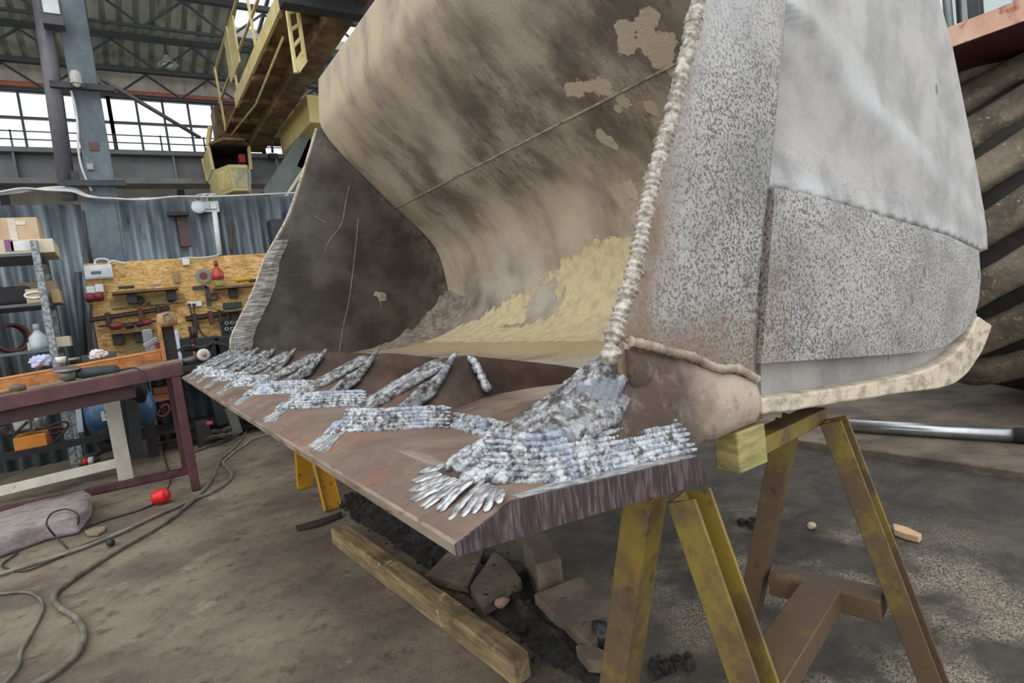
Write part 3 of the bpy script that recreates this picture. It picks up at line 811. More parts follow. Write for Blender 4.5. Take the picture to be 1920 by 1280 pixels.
n = N('sawn_green_timber'); c = n.mix(n.ramp(n.noise(14, 5, .65, n.map((1,1,4))), .35, .68), hx('7b7748'), hx('a89d6c')); c = n.mix(n.ramp(n.noise(5, 4, .6), .5, .7), c, hx('7d8f4e')); n.bump(n.noise(60, 4, .6), .4, .004)
M_green = n.done(c, .85)
p = onN(1402, 838, 0)
q = N3(p, 0)
MB().box((q.x+.010, q.y+.025, q.z-.004), (.095, .06, .085)).build('timber_block', M_green, bevel=.004, label='greenish sawn timber block wedged between bucket and near trestle', cat='block')

# ---- timber beam on the floor
n = N('old_pale_timber'); g = n.noise(7, 6, .65, n.map((6,.6,6)))
c = n.mix(n.ramp(g, .35, .7), hx('6e5c41'), hx('a08a63')); c = n.mix(n.ramp(n.noise(3.5, 4, .65), .5, .68), c, hx('574734')); c = n.mix(n.ramp(n.noise(9, 6, .7), .6, .7), c, hx('c0ab80')); n.bump(g, .6, .01)
M_tim = n.done(c, .88)
A0, A1 = atz(619, 990, .095), atz(960, 1240, .095)
C0, C1 = atz(652, 981, .095), atz(991, 1219, .095)
m = MB(); K = 30; rings = []
for k in range(K+1):
    t = k/K; a = A0.lerp(A1, t); b = C0.lerp(C1, t); wob = lambda i: V((noise.noise(V((t*9, i*3.3, 0))), noise.noise(V((t*7, i*5, 2))), noise.noise(V((t*8, i, 7)))))*.008
    rings.append([a+wob(0), b+wob(1), V((b.x, b.y, .002))+wob(2)*.4, V((a.x, a.y, .002))+wob(3)*.4])
    for q in rings[-1]: q.z = max(.001, q.z)
m.loft(rings); m.build('timber_beam', M_tim, bevel=.007, label='long weathered square timber lying on the floor under the lip', cat='beam')

# ---- coal and broken slabs beneath the bucket
n = N('coal_slag'); c = n.mix(n.ramp(n.noise(16, 6, .75), .4, .68), hx('1f1e1f'), hx('4b4742')); c = n.mix(n.ramp(n.noise(45, 4, .7), .62, .75), c, hx('77706a')); n.bump(n.noise(55, 6, .75), .8, .012)
M_coal = n.done(c, .7, .1)
hp = [(640,925),(700,925),(790,965),(880,1010),(985,1050),(1010,1110),(1080,1165),(1118,1205),(1120,1250),(1190,1290),(1100,1290),(1010,1240),(965,1195),(880,1128),(780,1055),(720,1010),(655,975)]
HP = [atz(x, y) for x, y in hp]
def inpoly(x, y, P):
    r = False; j = len(P)-1
    for i in range(len(P)):
        if (P[i].y > y) != (P[j].y > y) and x < (P[j].x-P[i].x)*(y-P[i].y)/(P[j].y-P[i].y)+P[i].x: r = not r
        j = i
    return r
def dpoly(x, y, P):
    d = 9
    for i in range(len(P)):
        a, b = P[i-1], P[i]; ab = V((b.x-a.x, b.y-a.y)); ap = V((x-a.x, y-a.y)); t = max(0, min(1, ap.dot(ab)/max(1e-9, ab.length_squared)))
        d = min(d, (ap-ab*t).length)
    return d
m = MB(); bx0, bx1, by0, by1 = .7, 1.85, 1.15, 4.6
def heap(u, v):
    x = bx0+(bx1-bx0)*u; y = by0+(by1-by0)*v
    k = sstep(0, .16, dpoly(x, y, HP)) if inpoly(x, y, HP) else 0
    z = k*(.035+.03*noise.noise(V((x*7, y*7, 0)))+.022*noise.noise(V((x*19, y*19, 3)))+.014*noise.noise(V((x*43, y*43, 3))))
    return V((x, y, -.03 if k < .02 else z))
m.grid(heap, 110, 300)
rn = random.Random(3)
for k in range(420):
    x = bx0+(bx1-bx0)*rn.random(); y = by0+(by1-by0)*rn.random()
    if inpoly(x, y, HP) or dpoly(x, y, HP) < .06*rn.random():
        r = .006+.022*rn.random()**3; m.blob((x, y, .02+.02*rn.random()), (r*1.2, r, r*.8), k, .5, 1, 1.2)
m.build('coal_heap', M_coal, kind='stuff', label='black coal slag strewn beneath the bucket', cat='coal', origin=(1.2,2.8,0), smooth=False)
n = N('broken_slab_stone'); c = n.mix(n.ramp(n.noise(6, 6, .65), .35, .7), hx('5f554a'), hx('857766')); c = n.mix(n.ramp(n.noise(18, 5, .7), .58, .72), c, hx('3c362f')); n.bump(n.noise(30, 6, .7), .6, .01)
M_brick = n.done(c, .9)
def slab(px, z, th, name, label, cat='slab', grp=None, mat=None):
    P = [atz(x, y, z) for x, y in px]; m = MB()
    cx = sum((p for p in P), V((0,0,0)))/len(P)
    Q = []
    for i in range(len(P)):
        a, b = P[i], P[(i+1) % len(P)]
        for k in range(5):
            t = k/5; q = a.lerp(b, t); d = (q-cx).normalized(); q = q+d*.012*noise.noise(q*12)+V((0,0,.006*noise.noise(q*5))); Q.append(q)
    m.prism(Q, (0,0,-th)); return m.build(name, mat or M_brick, bevel=.006, label=label, cat=cat, group=grp)
slab([(797,1078),(852,1020),(905,1028),(878,1095)], .05, .045, 'stone_slab', 'flat brown stone slab just behind the middle of the floor timber, under the lip corner')
slab([(880,1098),(925,1033),(955,1050),(980,1085),(905,1136)], .055, .05, 'stone_slab', 'dusty broken stone slab left of the stone block')
slab([(1002,1114),(1087,1078),(1150,1127),(1145,1160),(1107,1206)], .06, .055, 'stone_slab', 'large dusty brick slab beside the near trestle leg')
slab([(1078,1209),(1100,1203),(1148,1222),(1148,1240),(1100,1238)], .05, .045, 'stone_slab', 'small pale slab fragment at the foot of the near trestle')
slab([(980,1008),(1021,1000),(1052,1046),(1006,1060)], .14, .135, 'stone_block', 'upright brown stone block with a split side beneath the lip', 'block')
c_ = atz(1133, 1188, .04); MB().blob(c_, (.05, .045, .05), 5, .3, 3).build('slag_rock', flat('blue_black_slag', '2d3038', .45), smooth=True, label='blue-black rock against the near trestle leg', cat='rock')
c_ = atz(941, 1128, .05); MB().blob(c_, (.03, .02, .02), 8, .4, 2).build('pebble', flat('pinkish_stone', '9c8072', .8), label='small pinkish stone lying in the coal', cat='stone')
c_ = atz(1522, 985, .012); MB().blob(c_, (.022, .02, .017), 2, .3, 2).build('pebble', flat('pale_stone', 'c4b69c', .8), label='pale pebble on the dark floor between the trestle legs', cat='stone')
m = MB(); rn = random.Random(9)
for k in range(14):
    p = atz(1385+50*rn.random(), 975+10*rn.random(), .01); m.blob(p, .012+.016*rn.random(), k, .5, 1)
m.build('coal_crumbs', M_coal, kind='stuff', label='black crumbs on the floor behind the near trestle', cat='coal')
m = MB(); rn = random.Random(12)
for k in range(40):
    p = atz(1225+70*rn.random(), 1228+36*rn.random(), .01); m.blob(p, .006+.016*rn.random()**2, k, .5, 1)
m.build('coal_crumbs', M_coal, kind='stuff', label='black crumbs between the front trestle legs', cat='coal')
P = [atz(x, y, .02) for x, y in [(553,985),(600,972),(640,958),(636,967),(600,981),(556,991)]]
m = MB(); m.prism(P, (0,0,-.018)); m.build('charred_stick', flat('charred_wood', '3a302b', .8), bevel=.004, label='charred stick on the floor by the far trestle', cat='stick')
P = [atz(x, y, .03) for x, y in [(1674,980),(1700,987),(1728,1000),(1722,1006),(1698,1000),(1676,992)]]
m = MB(); m.prism(P, (0,0,-.028)); m.build('wood_offcut', flat('raw_pale_wood', 'd8b48c', .7), bevel=.003, label='pale splintered wood offcut on the dark floor', cat='wood scrap')
# steel bar on the raised slab
p, q = atz(1560, 796, .09), atz(1925, 817, .09)
d = (q-p).normalized()
t_ = thing('steel_bar', (p+q)/2-V((0,0,.045)), 'long shiny round steel bar lying on the raised slab before the tyre', 'bar')
MB().cyl(p, q-d*.05, .042, n=20).build('shaft', flat('polished_steel', 'b9bcbf', .3, .9), t_, smooth=True)
MB().cyl(q-d*.05, q+d*.3, .048, n=20).build('end_sleeve', flat('dark_sleeve', '3a3733', .6, .2), t_, smooth=True)

# ---- hoses and cables
M_hose = mottle('dusty_rubber_hose', '57524a', '7a7264', 8, .8, bump=.1)
M_hose2 = mottle('grey_dusty_hose', '8a8478', '69635a', 8, .8, bump=.1)
M_cab = flat('black_cable', '35312d', .7)
def hose(px, r, name, mat, label, cat='hose', z=None, k=10):
    P = catmull([atz(x, y, (r if z is None else z[i])) for i, (x, y) in enumerate(px)], k)
    return MB().tube(P, r, 8).build(name, mat, smooth=True, label=label, cat=cat)
def s3(L): return [(x/2.031, 650+y/2.031) for x, y in L]
hose(s3([(1300,300),(1015,335),(920,380),(862,425),(850,445),(882,490),(830,540),(740,580),(600,640),(450,710),(270,780),(0,865),(-80,890)]), .012, 'air_hose', M_hose2, 'pale grey hose snaking from under the lip to the left edge')
hose(s3([(700,415),(800,375),(880,345),(928,318),(930,335),(885,390),(840,430),(805,505),(760,560),(640,660),(470,760),(330,850),(245,908),(206,950),(225,990),(290,1030),(321,1095),(290,1170),(200,1245),(90,1300)]), .014, 'welding_cable', M_hose, 'thick dark cable curling in an s-bend across the foreground floor', 'cable')
hose(s3([(-60,942),(0,940),(110,935),(165,985),(120,1090),(80,1160),(72,1215),(20,1280),(-20,1330)]), .008, 'cable', M_hose, 'thin dark cable kinked in the bottom left corner of the floor', 'cable')
hose(s3([(-40,800),(40,785),(66,785),(12,825),(20,842),(100,852),(230,800),(330,750),(440,712)]), .006, 'cable', M_cab, 'thin black cable looped in front of the insulation slab', 'cable')
Pq = [(255,765),(215,725),(185,690),(178,665),(200,632),(250,618),(290,632),(300,660),(290,690)]
Pq = s3(Pq); zz = [.006,.03,.12,.15,.15,.15,.15,.10,.03]
hose(Pq, .006, 'cable', M_cab, 'black cable looped over the insulation slab', 'cable', zz)
pl_ = thing('extension_plug', atz(302, 934), 'bright red round plug with a thin black cord on the floor', 'plug')
p = atz(302, 930, .06)
MB().lathe([(.0,-.055),(.048,-.052),(.055,-.03),(.055,.03),(.045,.05),(.0,.055)], p, (.75,-.5,.15), 20).build('plug_body', flat('bright_red_plastic', 'd8201c', .4), pl_, smooth=True)
P = catmull([p+V((.03,.0,.03))]+[atz(x, y, z) for (x, y), z in zip(s3([(648,520),(645,480),(628,420),(620,380),(625,345)]), (.02,.006,.006,.006,.02))], 8); MB().tube(P, .007, 7).build('cord', M_cab, pl_, smooth=True)
P = catmull([p-V((.03,.0,.03))]+[atz(x, y, .006) for x, y in s3([(600,592),(540,618),(470,640),(400,660),(330,685)])], 8); MB().tube(P, .007, 7).build('cord', M_cab, pl_, smooth=True)
P = [atz(x, y, .02) for x, y in s3([(322,700),(360,685),(400,682),(400,695),(372,710),(330,712)])]; m = MB(); m.prism(P, (0,0,-.018)); m.build('wood_chip', flat('dull_wood_chip', '8a7a62', .8), bevel=.003, label='flat brown wood chip beside the pale hose', cat='wood scrap')
c_ = atz(207, 1017, .02); MB().lathe([(.0,-.02),(.022,-.02),(.022,.02),(.0,.02)], c_, (.3,-1,.2), 14).build('bottle_cap', flat('black_cap', '2b2a2a', .5), smooth=True, label='small black cap between the two hoses', cat='cap')
# ---- insulation slab
n = N('pinkish_mineral_wool'); z = n.axis(2)
c = n.mix(n.ramp(n.noise(6, 6, .7), .35, .7), hx('b9aab0'), hx('9d9294')); c = n.mix(n.math('MULTIPLY', n.ramp(n.noise(22, 5, .7, n.map((1,1,3))), .52, .7), 1), c, hx('8b7f80')); c = n.mix(n.ramp(z, .085, .12), c, n.mix(n.ramp(n.noise(9, 6, .7), .4, .7), hx('a79f9b'), hx('837b76'))); n.bump(n.noise(28, 6, .75), .9, .02)
M_wool = n.done(c, .95)
px = [(-70,985),(0,960),(49,946),(157,918),(170,929),(165,948),(146,970),(82,983),(0,1012),(-60,1030)]
P = [atz(x, y, .115) for x, y in px]
m = MB(); Q = []
for i in range(len(P)):
    a, b = P[i], P[(i+1) % len(P)]
    for k in range(6): q = a.lerp(b, k/6); Q.append(q)
cx = sum(Q, V((0,0,0)))/len(Q); rings = []
for j, (z, sc_) in enumerate([(.004,.97),(.03,1.0),(.06,.985),(.09,1.01),(.115,.995),(.122,.985),(.125,.6),(.126,.2)]):
    rings.append([V((cx.x+(q.x-cx.x)*sc_, cx.y+(q.y-cx.y)*sc_, z))+V((noise.noise(q*6+V((0,0,j))), noise.noise(q*6+V((4,0,j))), .3*noise.noise(q*5+V((0,7,j)))))*.016 for q in Q])
for q in rings[0]: q.z = .003
m.loft(rings); m.build('insulation_slab', M_wool, smooth=True, label='grubby pinkish slab of mineral wool lying on the floor', cat='insulation slab')

# ================================================================ loader behind the bucket
n = N('dusty_tyre_rubber'); c = n.mix(n.ramp(n.noise(4, 6, .7), .35, .65), hx('5c554b'), hx('8f8473')); c = n.mix(n.ramp(n.noise(12, 6, .75), .56, .66), c, hx('9a8c76')); c = n.mix(n.ramp(n.noise(34, 4, .6), .62, .70), c, hx('b8a88c')); n.bump(n.noise(22, 6, .7), .7, .015)
M_lug = n.done(c, .85)
M_tyre = mottle('black_tyre_rubber', '24221f', '3a3631', 6, .8, bump=.3)
R_, TC, TW = 1.30, V((5.72, 1.36, 1.34)), 1.05
ld = thing('wheel_loader', (5.2, 1.6, .045), 'wheel loader with massive lugged tyre, red cross member and glazed cab behind the bucket', 'loader')
mb = MB(); mb.lathe([(.55,-.42),(.62,-.50),(.95,-.53),(1.12,-.48),(R_-.07,-.40),(R_-.03,-.2),(R_-.02,0),(R_-.03,.2),(R_-.07,.40),(1.12,.48),(.95,.53),(.62,.50),(.55,.42)], TC, (0,1,0), 72)
ty = mb.build('tyre', M_tyre, ld, smooth=True)
def tyre_pt(ang, y, r): return TC+V((-math.cos(ang)*r, y, math.sin(ang)*r))
NL = 24
for k in range(NL):
    a0 = 2*math.pi*k/NL
    if not (-1.0 < (a0+math.pi) % (2*math.pi)-math.pi < 1.75): continue
    m = MB(); rings = []
    for j in range(13):
        t = j/12; y = -.52+.55*t*1.9 if False else -.53+1.06*t
        an = a0 + .36*(.5-t) + .02*math.sin(t*6.28)      # swept lug
        w_ = .088+.010*math.cos(t*6.28); rr = R_+.045-.10*max(0, abs(t-.5)*2-.72)**1.2*3
        rin = rr-.12
        rings.append([tyre_pt(an-w_*1.25, y, rin), tyre_pt(an-w_, y, rr-.012), tyre_pt(an-w_*.7, y, rr+.006*noise.noise(V((k, j, 0)))), tyre_pt(an+w_*.7, y, rr), tyre_pt(an+w_, y, rr-.012), tyre_pt(an+w_*1.25, y, rin)])
    m.loft(rings); m.build('tread_lug', M_lug, ty, smooth=True)
mb = MB(); mb.lathe([(.0,-.30),(.25,-.32),(.30,-.36),(.52,-.36),(.56,-.43),(.60,-.43),(.56,-.3),(.56,.3),(.0,.3)], TC, (0,1,0), 40); mb.build('wheel_rim', flat('yellow_rim', 'a98c2e', .5), ld, smooth=True)
# red cross member and cab above it
n = N('faded_red_frame'); c = n.mix(n.ramp(n.noise(3, 5, .65), .35, .7), hx('c99a84'), hx('e0c0aa')); c = n.mix(n.ramp(n.noise(8, 5, .6), .56, .72), c, hx('8a3b30'))
M_fred = n.done(c, .6)
M_mar = flat('maroon_underside', '4a1714', .5)
MB().box2((4.2, .45, 2.375), (4.215, 2.6, 2.49)).build('cross_member_face', M_fred, ld)
MB().box2((4.216, .45, 2.372), (4.95, 2.6, 2.49)).build('cross_member', M_mar, ld, bevel=.006)
M_dk = flat('dark_machine_paint', '3a3d40', .5)
M_cabg = None
n = N('tinted_cab_glass'); gl = n.new('BsdfTransparent'); gl.inputs[0].default_value = (.70,.76,.74,1); gs = n.new('BsdfGlossy'); gs.inputs['Roughness'].default_value = .05; mx = n.new('MixShader'); mx.inputs[0].default_value = .18
n.t.links.new(gl.outputs[0], mx.inputs[1]); n.t.links.new(gs.outputs[0], mx.inputs[2]); n.t.links.new(mx.outputs[0], n.out.inputs[0]); M_cabg = n.m
MB().box2((4.6, .6, 2.49), (6.4, 2.2, 2.56)).build('cab_floor', M_dk, ld)
for q in ((4.75,.85),(4.75,1.50),(4.75,2.05),(6.2,.85),(6.2,2.05)):
    MB().box2((q[0]-.035, q[1]-.035, 2.55), (q[0]+.035, q[1]+.035, 4.1)).build('cab_pillar', M_dk, ld, bevel=.01)
MB().box2((4.745, .88, 2.56), (4.752, 2.02, 4.05)).build('windscreen', M_cabg, ld)
MB().box2((6.19, .88, 2.56), (6.20, 2.02, 4.05)).build('rear_window', M_cabg, ld)
MB().box2((4.7, .8, 4.05), (6.25, 2.1, 4.15)).build('cab_roof', M_dk, ld, bevel=.02)
P = catmull([V((4.69, 1.62, 2.5)), V((4.66, 1.62, 3.0)), V((4.64, 1.60, 3.4)), V((4.70, 1.60, 3.6))], 8); MB().tube(P, .025, 10).build('hand_rail', flat('grey_pipe', '7d8485', .4, .5), ld, smooth=True)
MB().box((5.4,1.2,2.9), (.5,.5,.7)).build('seat_back', flat('dark_seat', '2b2c2e', .8), ld, bevel=.08)
MB().box2((5.9, 1.1, .55), (7.6, 2.6, 2.3)).build('chassis', flat('black_chassis', '1d1c1b', .7), ld, bevel=.03)
MB().cyl(TC+V((0,.2,0)), TC+V((0,1.6,0)), .22, n=20).build('axle', flat('black_axle', '1f1e1d', .7), ld, smooth=True)
# ================================================================ hall
def proj(P):
    d = V(P)-CC; k = d.dot(FF); return (960+FPX*d.dot(RR)/k, 640-FPX*d.dot(UU)/k)
def mpp(x, y, Y):        # metres per pixel across and up at a distance
    p = at(x, y, Y); a = proj(p); b = proj(p+V((.1,0,0))); c = proj(p+V((0,0,.1)))
    return .1/math.hypot(b[0]-a[0], b[1]-a[1]), .1/math.hypot(c[0]-a[0], c[1]-a[1])
def bxd(x, y, w, h, Y, dep):   # centre pixel, width and height in pixels -> box corners, front face at Y
    p = at(x, y, Y); mx, mz = mpp(x, y, Y); return (p.x-w*mx/2, Y, p.z-h*mz/2), (p.x+w*mx/2, Y+dep, p.z+h*mz/2)
def pbox(name, x, y, w, h, Y, dep, mat, parent=None, bevel=.006, **k):
    a, b = bxd(x, y, w, h, Y, dep); m = MB(); m.box2(a, b); return m.build(name, mat, parent, bevel=bevel, **k)
def ptube(name, px, r, Y, mat, parent=None, n=8, k=5, **kw):
    Ys = Y if isinstance(Y, (list, tuple)) else [Y]*len(px)
    P = [at(x, y, q) for (x, y), q in zip(px, Ys)]
    if k and len(P) > 2: P = catmull(P, k)
    return MB().tube(P, r, n).build(name, mat, parent, smooth=True, **kw)
YW, YB, YP, YO = 12.5, 11.0, 8.62, 8.46
n = N('stained_concrete_wall'); c = n.mix(n.ramp(n.noise(2, 6, .65, n.map((1,1,.4))), .35, .68), hx('b5ada0'), hx('d8d2c6')); c = n.mix(n.ramp(n.noise(4, 5, .7, n.map((3,1,.3))), .55, .78), c, hx('7d766c'))
M_wall = n.done(c, .9)
M_frame = flat('dark_window_bar', '5a5c64', .6)
gp = N('hazy_window_glass'); tr = gp.new('BsdfTransparent'); tr.inputs[0].default_value = (.96,.98,1,1); gl = gp.new('BsdfGlossy'); gl.inputs['Roughness'].default_value = .15; mx = gp.new('MixShader'); mx.inputs[0].default_value = .08
gp.t.links.new(tr.outputs[0], mx.inputs[1]); gp.t.links.new(gl.outputs[0], mx.inputs[2]); gp.t.links.new(mx.outputs[0], gp.out.inputs[0]); M_pane = gp.m
zb_, zt_ = at(200, 283, YW).z, at(200, 176, YW).z
MB().box2((-14, YW, -.02), (14, YW+.2, zb_)).build('wall_back', M_wall, kind='structure', label='pale stained wall under the window band', origin=(0,YW,0))
MB().box2((-14, YW, zt_), (14, YW+.2, 6.35)).build('wall_back', M_wall, kind='structure', label='pale stained wall over the window band', origin=(0,YW,zt_))
mull = [at(x, 230, YW).x for x in (42, 101, 158, 210, 262, 311, 360, 402)]
st_ = .415
x0 = mull[0]
groups = [(-9, -4), (-4, 1), (1, 6), (6, 11)]
for wi, (a, b) in enumerate([(x0+(6*g-3)*st_, x0+(6*g+3)*st_) for g in (-3,-2,-1,0,1,2,3,4)]):
    o = MB()
    for k in range(7):
        x = a+k*st_; w_ = .035 if k % 6 else .06
        o.box2((x-w_/2, YW+.05, zb_), (x+w_/2, YW+.12, zt_))
    zm = at(200, 226, YW).z
    for z in (zb_+.03, zm, zt_-.03): o.box2((a, YW+.055, z-.02), (b, YW+.115, z+.02))
    f = o.build('window_%d' % (wi+1), M_frame, kind='structure')
    MB().box2((a, YW+.08, zb_), (b, YW+.088, zt_)).build('pane', M_pane, f)
# ceiling of ribbed sheets, with a lantern opening
M_roof = mottle('ribbed_roof_sheet', '979b8e', 'b9bcae', 1.2, .7, 0, '7a7f76', 5, .5, .75, bump=0, stretch=(1,.4,1))
ZR, PR_ = 6.10, .13
def roofz(y): return ZR+(YW-y)*PR_
def rx_(x, y, Yq): return at(x, y, Yq)
sk0 = at(412, 40, 9.3).x; sk1 = sk0+3.0
def solve_y(px, py):       # where a sight line meets the roof plane
    d = ray(px, py); t = (ZR+YW*PR_-CAM_H)/(d.z+PR_*d.y); return CC+d*t
skA, skB = solve_y(410, 66), solve_y(420, -60)
def roof_sheet(x0, x1, y0, y1, label):
    m = MB(); per = .22; n_ = int((x1-x0)/per); prof = []
    for k in range(n_+1):
        x = x0+k*per
        for dx, dz in ((0,0),(.07,0),(.10,.05),(.18,.05),(.21,0)): prof.append((x+dx, dz))
    vs = [V((x, y, roofz(y)+z)) for y in (y0, y1) for x, z in prof]; q = len(prof)
    m.add(vs, [(i, i+1, i+1+q, i+q) for i in range(q-1)])
    o = m.build('ceiling', M_roof, kind='structure', label=label, fix=False); s_ = o.modifiers.new('thickness', 'SOLIDIFY'); s_.thickness = .02; return o
sx0 = skA.x; sx1 = sx0+2.6; sy0 = skA.y; sy1 = 3.5
roof_sheet(-4.6, sx0, 7.2, YW+.2, 'ribbed roof sheets left of the skylight')
roof_sheet(sx1, sx1+2.2, 7.2, YW+.2, 'ribbed roof sheets right of the skylight')
roof_sheet(sx0, sx1, sy0, YW+.2, 'ribbed roof sheets below the skylight')
m = MB(); zz = roofz(sy0)
for k in range(5):
    x = sx0+(sx1-sx0)*k/4; m.bar((x, sy0, roofz(sy0)+.12), (x, 4, roofz(4)+.12), .05, .05)
for k in range(6):
    y = sy0+(4-sy0)*k/5; m.bar((sx0, y, roofz(y)+.12), (sx1, y, roofz(y)+.12), .05, .05)
f = m.build('window_9', M_frame, kind='structure', label='skylight lantern frame')
MB().add([V((sx0, sy0, roofz(sy0)+.14)), V((sx1, sy0, roofz(sy0)+.14)), V((sx1, 4, roofz(4)+.14)), V((sx0, 4, roofz(4)+.14))], [(0,1,2,3)]).build('pane', M_pane, f)
MB().box2((sx0-.02, sy0-.04, zz-.02), (sx1, sy0, zz+.16)).build('trim_2', flat('pale_curb', 'b5b4ac', .7), kind='structure', label='pale curb of the skylight')
M_iron = flat('dark_roof_iron', '3e4244', .7)
def lattice(y, z, dep, x0, x1, pitch, phase, label, over=.0):
    t = thing('lattice_purlin', ((x0+x1)/2, y, z-dep), label, 'roof truss', 'lattice purlins under the roof')
    MB().box2((x0, y-.05, z-.075), (x1, y+.05, z)).build('top_chord', M_iron, t)
    MB().box2((x0, y-.02, z-dep-.02), (x1, y+.02, z-dep+.02)).build('bottom_chord', M_iron, t)
    m = MB(); x = x0+phase; k = 0
    while x < x1-pitch:
        m.bar((x, y, z-.1), (x+pitch/2, y, z-dep), .03, .03); m.bar((x+pitch/2, y, z-dep), (x+pitch, y, z-.1), .03, .03); x += pitch
    m.build('web_bars', M_iron, t)
p = at(0, 119, YW-.35)
lattice(YW-.35, p.z+.12, .48, -8, 8, .98, .1, 'lattice purlin of dark bars along the eaves above the window band')
p2 = solve_y(200, 54)
lattice(p2.y, roofz(p2.y)-.05, .55, -8, 8, 1.15, .4, 'lattice purlin of dark bars running across mid roof behind the column')
p3 = solve_y(330, -18)
lattice(p3.y, roofz(p3.y)-.05, .55, -8, 8, 1.15, .2, 'lattice purlin nearest the photographer, at the top edge of the photo')
m = MB(); a = at(530, 0, 5.6); m.box2((a.x-.0, 5.6, a.z-.02), (a.x+6, 5.75, a.z+.4)); m.build('roof_beam', flat('black_overhead_beam', '26282a', .6), bevel=.01, label='black overhead beam crossing above the crane bridge', cat='beam')
# orange pipe
ptube('orange_pipe', [(-60,149),(0,155),(200,171),(396,186),(560,199),(700,210)], .045, YW-.12, flat('orange_paint', 'cf7a5e', .6), k=0, label='orange pipe running along the wall above the windows', cat='pipe')
# crane runway
M_run = mottle('grey_runway_steel', '6a6c6e', '828384', 1.5, .6, bump=.05)
zt2, zb2 = at(200, 290, YB).z, at(200, 345, YB).z
cb = thing('runway_beam', (0, YB, zb2), 'long grey crane runway girder below the windows', 'girder')
MB().box2((-12, YB, zb2), (12, YB+.04, zt2)).build('web', M_run, cb)
MB().box2((-12, YB-.18, zt2-.03), (12, YB+.22, zt2+.03)).build('top_flange', M_run, cb)
MB().box2((-12, YB-.18, zb2-.03), (12, YB+.22, zb2+.05)).build('bottom_flange', M_run, cb)
for k in range(18): MB().box2((-9+k, YB-.15, zb2), (-8.97+k, YB, zt2)).build('stiffener', M_run, cb)
m = thing('guard_rail', (0, YB+.6, zt2), 'thin steel walkway guard rail in front of the windows', 'railing')
MB().box2((-9, YB+.2, zt2-.02), (9, YB+1.0, zt2+.02)).build('walkway', M_run, m)
for y_ in (248, 262, 276): z = at(250, y_+6, YB+.6).z; MB().box2((-9, YB+.59, z-.008), (9, YB+.61, z+.008)).build('rail', M_frame, m)
for k in range(16): x = -5+k*.66; MB().box2((x-.012, YB+.59, zt2), (x+.012, YB+.615, at(250, 252, YB+.6).z)).build('post', M_frame, m)
for px_ in (5, 337): q = at(px_, 350, YB+.3); MB().box2((q.x-.05, YB+.25, 0), (q.x+.05, YB+.35, zb2-.03)).build('steel_post', M_iron, label='dark steel post under the runway girder, '+('far left' if px_ < 100 else 'left of the crane cab'), cat='post')
# column, downpipe and brackets
n = N('blue_grey_column_paint'); c = n.mix(n.ramp(n.noise(4, 6, .7, n.map((1,1,.5))), .35, .7), hx('4d5a63'), hx('6a7880')); c = n.mix(n.ramp(n.noise(14, 5, .7), .6, .75), c, hx('87939a')); M_col = n.done(c, .55)
MB().box2((-.145, YP-.04, 0), (.14, YP+.4, 6.5)).build('column', M_col, bevel=.01, label='blue-grey painted hall column standing in the corrugated partition', cat='column')
MB().cyl((-.345, YP-.02, 3.02), (-.245, YP-.02, 6.3), .085, n=18).build('downpipe', flat('grey_pipe_paint', '6b6a72', .45, .2), smooth=True, label='thick grey vertical pipe fixed beside the blue-grey column', cat='pipe')
for (x0_, y0_, x1_, y1_), lb in (((92,155,215,166), 'dark bracket strap across column and pipe above the windows'), ((120,344,236,341), 'dark bracket strap across column and pipe near the partition top')):
    a = at(x0_, y0_, YP-.16); b = at(x1_, y1_, YP-.16); zm = (a.z+b.z)/2; MB().box2((a.x, YP-.16, zm-.035), (b.x, YP-.10, zm+.035)).build('bracket_strap', M_iron, bevel=.004, label=lb, cat='bracket')
p = at(375, 258, YB-.3)
a = at(190, 148, YP+.2); MB().bar(a, p, .04, .04).build('diagonal_brace', flat('pale_brace', '77787a', .6), label='long diagonal brace from the column down to the runway girder', cat='brace')
fl_ = thing('floodlight', at(94, 44, YP-.3), 'dark square floodlight with a pale lens high on the grey pipe', 'floodlight')
pbox('housing', 97, 22, 42, 48, YP-.32, .16, flat('floodlight_housing', '4a4a50', .5), fl_)
pbox('lens', 95, 10, 32, 30, YP-.335, .012, flat('pale_lens', 'ccd4d6', .25), fl_)
def bell(x, y, Y, r, label, mount='cord'):
    p = at(x, y, Y); t = thing('bell_lamp', p, label, 'lamp', 'bell lamps in the hall')
    MB().lathe([(.0,.16),(.045,.15),(.06,.09),(r*.7,.04),(r,0),(r*.94,0),(r*.6,.03),(.03,.08)], p-V((0,0,.04)), n=20).build('shade', flat('enamel_shade', 'b9bab2', .4), t, smooth=True)
    MB().blob(p-V((0,0,.02)), (r*.6, r*.6, .05), 1, 0, 2).build('bulb', flat('frosted_bulb', 'e4e6dc', .3), t, smooth=True)
    if mount == 'cord': MB().cyl(p+V((0,0,.1)), V((p.x, p.y, roofz(p.y)-.02)), .012, n=6).build('cord', M_iron, t)
    else: MB().bar(p+V((0,0,.1)), p+V((0,.25,.1)), .03, .03).build('arm', M_iron, t)
bell(314, 117, 11.4, .16, 'grey bell lamp hanging under the roof right of the column')
bell(143, 152, YP-.22, .075, 'small pale bell lamp on the column above the strap', 'arm')
pbox('rusty_plate', 176, 274, 18, 16, YP-.055, .014, flat('rust_red_plate', '6b4a44', .7), bevel=.003, label='small rusty square plate on the column', cat='plate')
pbox('junction_box', 169, 312, 13, 12, YP-.08, .04, flat('grey_junction_box', '9aa0a3', .5), label='small grey junction box on the column', cat='junction box')
pbox('junction_box', 140, 329, 16, 17, YP-.16, .08, flat('black_junction_box', '2c2d30', .5), label='black junction box beside the pipe above the lower strap', cat='junction box')
M_wht = flat('white_cable', 'd5d8d8', .5)
